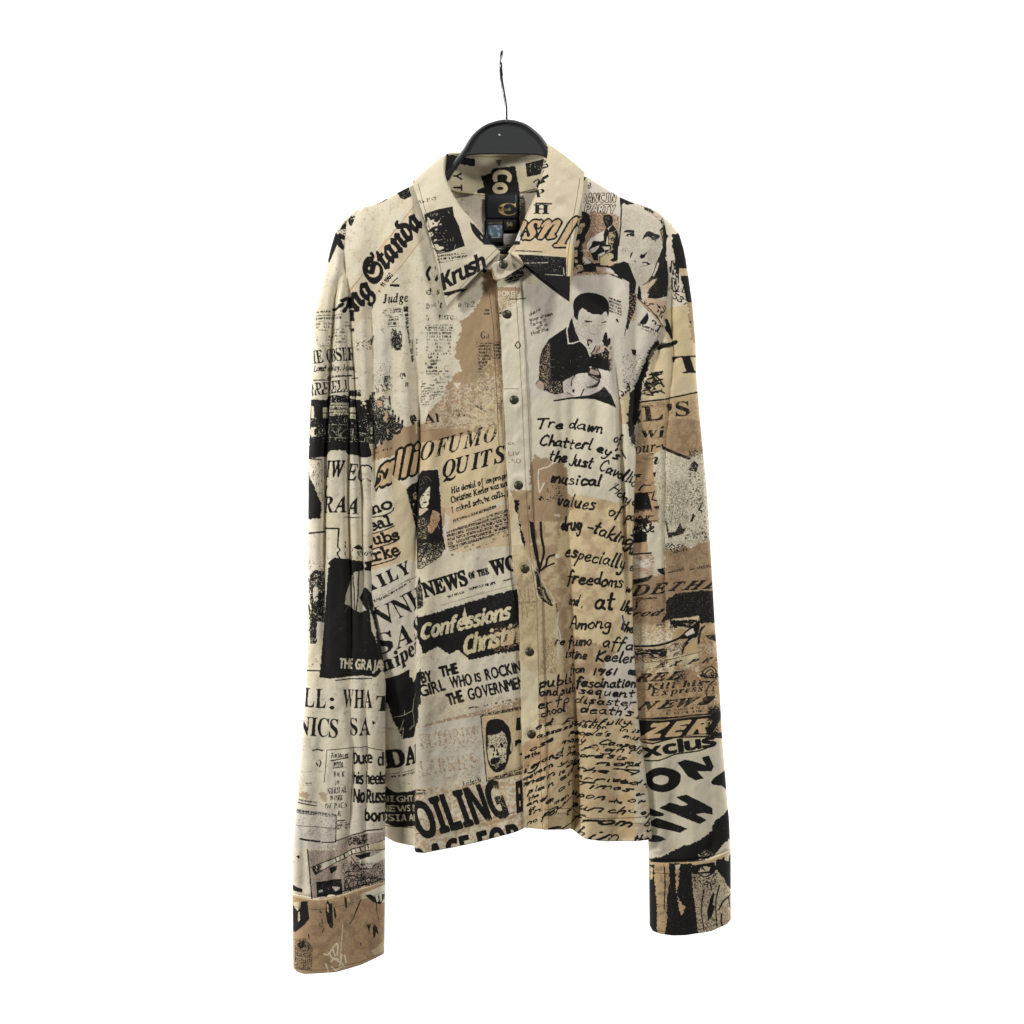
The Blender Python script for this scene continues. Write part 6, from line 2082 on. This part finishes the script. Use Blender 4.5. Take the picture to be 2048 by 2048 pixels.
# ------------------------------------------------------------------ setting: white paper behind
bw = mesh_obj('backdrop', [(-6, 1.6, -2.5), (6, 1.6, -2.5), (6, 1.6, 5), (-6, 1.6, 5)], [(0, 1, 2, 3)], PAPER, smooth=False)
bw['kind'] = 'structure'

# ------------------------------------------------------------------ hanger
hanger = thing('clothes_hanger', 'black plastic hanger with chrome hook inside the printed shirt', 'hanger', P(1012, 507, -24))
HD = -22
outer = spline([(884, 360), (905, 328), (926, 300), (949, 265), (977, 244), (1012, 236), (1047, 243), (1075, 264), (1091, 285), (1101, 302), (1112, 330), (1124, 362)], 10)
inner = spline([(1103, 330), (1092, 311), (1075, 304), (1012, 303), (942, 304), (929, 311), (912, 336)], 6)
poly2 = np.vstack([outer[6:-6], inner])
nv = len(poly2)
Vp = np.vstack([world_pts(poly2[:, 0], poly2[:, 1], np.full(nv, HD + 3.0)), world_pts(poly2[:, 0], poly2[:, 1], np.full(nv, HD - 3.0))])
Fp = [list(range(nv))[::-1], list(range(nv, 2 * nv))] + [[i, (i + 1) % nv, nv + (i + 1) % nv, nv + i] for i in range(nv)]
armL = spline([(1012, 240), (977, 248), (949, 269), (928, 302), (906, 331), (884, 362), (850, 392), (800, 415), (752, 436), (722, 455), (708, 472), (716, 488), (745, 496), (800, 498), (1012, 498)], 10)
armR = spline([(1012, 240), (1047, 247), (1075, 268), (1090, 288), (1099, 304), (1110, 332), (1124, 364), (1160, 395), (1210, 420), (1265, 440), (1305, 460), (1320, 476), (1310, 490), (1280, 497), (1220, 498), (1012, 498)], 10)
pr = []
for arm in (armL, armR):
    k = np.linspace(0, 1, len(arm))
    w = np.where(arm[:, 1] < 480, np.clip(4.2 + (arm[:, 1] - 240) * .028, 4, 7.5), 8)
    pr.append(tube(world_pts(arm[:, 0], arm[:, 1], np.full(len(arm), HD * 1.0)), 9.0 * S, 14, w * S))
lip = spline([(929, 309), (942, 304.5), (1012, 303.5), (1075, 304.5), (1094, 311)], 8)
pr.append(tube(world_pts(lip[:, 0], lip[:, 1], np.full(len(lip), HD + 1.0)), 6.0 * S, 10, 2.6 * S))
bar = np.array([(990, 488.5), (1060, 488.5)])
hb = mesh_obj('hanger_body', *join([(Vp, Fp)] + pr), PLASTIC, hanger)
em = hb.data
for pgon in em.polygons:
    if len(pgon.vertices) > 10:
        pgon.use_smooth = False
dot = lathe([(2.0 * S, 0), (1.8 * S, 1.0 * S), (0.6 * S, 1.4 * S)], 10)
mesh_obj('moulding_mark', dot[0] + np.array(P(999, 267, HD + 3)), dot[1], plain_material('pale_mark', (.75, .75, .75), .5), hb)
hk = [(1012.4, 238, HD), (1012.2, 222, HD), (1011.6, 206, HD), (1008.5, 187, HD), (1005.2, 168, HD), (1002.2, 148, HD + 2), (1001.5, 132, HD + 10), (1002.2, 117, HD + 22), (1004.5, 107.5, HD + 38), (1004.0, 110, HD + 56),
      (1002.4, 122, HD + 70), (1002.0, 138, HD + 76), (1002.6, 152, HD + 74), (1003.6, 160, HD + 70)]
hp = spline(hk, 8)
mesh_obj('hook', *tube(world_pts(hp[:, 0], hp[:, 1], hp[:, 2]), 3.0 * S, 12), CHROME, hanger)

# ------------------------------------------------------------------ shirt
shirt = thing('button_shirt', 'long sleeved beige shirt covered in black newspaper headline print', 'shirt', P(1020, 1700, 0))
panel('front_panel', -1, shirt)
panel('front_panel', 1, shirt)
back('back_panel', shirt)
s1 = sleeve('sleeve', SL_L, SL_R, "416,2 520,4 700,6 850,-2 1000,-8 1200,-6 1340,8 1450,16 1784,18", "416,8 470,18 560,26 800,32 1400,33 1784,30", SFOLD_L, 421, SEAM_L, 81, shirt, 680)
s2 = sleeve('sleeve', SR_L, SR_R, "418,0 520,-2 700,-10 900,-22 1600,-18 1723,-12", "418,8 470,18 560,26 800,32 1400,34 1723,32", SFOLD_R, 421, SEAM_R, 91, shirt, 1360)
cuff('cuff', 588.5, 769.5, 590.5, 767.5, SEAM_L, BOT_L, 18, 31, 95, s1, 680)
cuff('cuff', 1300.5, 1460, 1302, 1460.5, SEAM_R, BOT_R, -12, 33, 97, s2, 1380)

# placket: a raised strip laid over both fronts
n, m = 420, 30
t = np.linspace(0, 1, n)[:, None]
s = np.linspace(0, 1, m)[None, :]
yr = 541 + (YB - 541) * t
wob = (fbm(yr / 30, yr * 0 + 2.5, 101, 3) - .5) * 3.5
pw = 47.0
x = I(yr, PL) + wob * (1 - s) + pw * s
hem = np.where(x < 1052, I(x, HEML), I(x, HEMR))
y = yr + (hem - YB) * sm((yr - 1480) / (YB - 1480))
BTN = [(1014, 632), (1028, 802), (1037, 971), (1049, 1137), (1059, 1301), (1063, 1465)]
d = front_depth(x, yr, 1) + 3.2
d = np.maximum(d, front_depth(x, yr, -1) + 2.2 - 3 * sm((s - .5) * 4))
for bx, by in BTN:       # cloth dimples and puckers round each snap
    rr = np.hypot(x - bx, yr - by)
    d -= 2.4 * np.exp(-(rr / 9) ** 2) - 1.2 * np.exp(-((rr - 17) / 7) ** 2)
d += 2.6 * np.sin((yr - 632) / 168 * 2 * np.pi + .7) * (1 - s) * sm((yr - 600) / 200) + (fbm(x / 14, yr / 20, 103, 2) - .5) * 3
d -= 2.0 * sm((s - .93) / .07)
plk = mesh_obj('placket', world_pts(x, y, d), grid_faces(n, m), CLOTH, shirt, uvmap(x, y), .0016, -1)
prof = [(8.7, -2), (9.0, .8), (8.8, 1.9), (8.0, 2.4), (7.6, 2.2), (7.2, 2.9), (5.6, 3.8), (3.4, 4.4), (.5, 4.6)]
bl = lathe([(r * S, h * S) for r, h in prof])
bmesh_data = None
dep = lambda bx, by: float(front_depth(np.array([[bx]], float), np.array([[by]], float), 1)[0, 0])
for i, (bx, by) in enumerate(BTN):
    if bmesh_data is None:
        b0 = mesh_obj('button', bl[0], bl[1], BRASS)
        bmesh_data = b0.data
    else:
        b0 = bpy.data.objects.new('button', bmesh_data)
        scene.collection.objects.link(b0)
    k = np.argmin(np.hypot(x - bx, yr - by))
    b0.parent = plk
    b0.location = np.array(P(bx, by, d.ravel()[k] + 3.2)) - origin_of(plk)
    b0.rotation_euler = (.05 * math.sin(i * 2.1), i * .8, .06 * math.cos(i * 1.7))

# collar
roll = [(1001, 508, 52), (973, 482, 50), (944, 447, 46), (919, 418, 40), (896, 380, 28), (885, 345, 12), (888, 309, -12), (908, 299, -42), (950, 298, -68), (1000, 298, -78), (1050, 296, -68), (1085, 291, -44),
        (1098, 286, -14), (1100, 300, 4), (1092, 340, 18), (1080, 380, 30), (1056, 436, 42), (1033, 485, 50), (1017, 509, 56)]
edge = [(895, 620, 60), (884, 570, 58), (874, 526, 56), (861, 478, 50), (846, 430, 38), (834, 394, 22), (826, 364, 2), (850, 366, -55), (910, 382, -90), (1000, 388, -100), (1090, 374, -90), (1145, 353, -55),
        (1169, 346, -6), (1168, 353, 4), (1164, 392, 22), (1156, 429, 40), (1148, 470, 54), (1142, 515, 66), (1137, 604, 86)]
collar = loft('collar', roll, edge, shirt, 9, thick=.0026, offset=-1, wrk=1.3, ns=260, nt=40, rollw=7.0)
U = [(984, 540, 58), (989, 531, 58), (1016, 517, 56), (1050, 440, 38), (1075, 382, 26), (1096, 318, 2), (1094, 292, -18), (1078, 296, -46), (1040, 300, -68), (1000, 301, -75), (955, 301, -67), (912, 302, -42), (891, 314, -14), (889, 346, 8),
     (900, 380, 22), (923, 420, 35), (948, 449, 41), (1000, 512, 46)]
Lo = [(986, 552, 56), (994, 565, 55), (1043, 541, 48), (1080, 465, 34), (1108, 405, 20), (1122, 362, 0), (1110, 354, -28), (1079, 371, -52), (1040, 379, -65), (1000, 383, -71), (960, 383, -67), (912, 379, -54), (880, 371, -28), (864, 382, 0),
      (880, 430, 18), (905, 480, 30), (950, 530, 38), (995, 552, 42)]
stand = loft('collar_stand', U, Lo, shirt, -2, thick=.0014, offset=0, wrk=.5, seed=8, nt=16)
sb = bpy.data.objects.new('button', bmesh_data)
scene.collection.objects.link(sb)
sb.parent = stand
sb.location = np.array(P(1007, 535, 60)) - origin_of(stand)

# neck label with the tags under it
LD = -60


def tag_mesh(name, x0, y0, x1, y1, d0, d1, parent, curve=1.5, mat=None):
    n = 12
    xs = np.linspace(x0, x1, n)[None, :] + np.zeros((n, 1))
    ys = np.linspace(y0, y1, n)[:, None] + np.zeros((1, n))
    v = np.linspace(0, 1, n)[:, None]
    dd = d0 + (d1 - d0) * v + curve * np.sin(np.pi * v) + 0 * xs
    return mesh_obj(name, world_pts(xs, ys, dd), grid_faces(n, n), mat or SATIN, parent, uvmap(xs, ys), .0007, -1)


lab = tag_mesh('neck_label', 970.2, 381.5, 1036, 432, -57, -54, shirt, 2.5)
tag_mesh('size_tag', 1006.5, 433.5, 1033, 456, -50.5, -49, lab, 1)
tag_mesh('hem_tag', 972, 433, 1008, 481, -53, -50, lab, 2)
tag_mesh('care_tag', 1007.5, 460, 1036, 485, -54, -51, lab, 1)
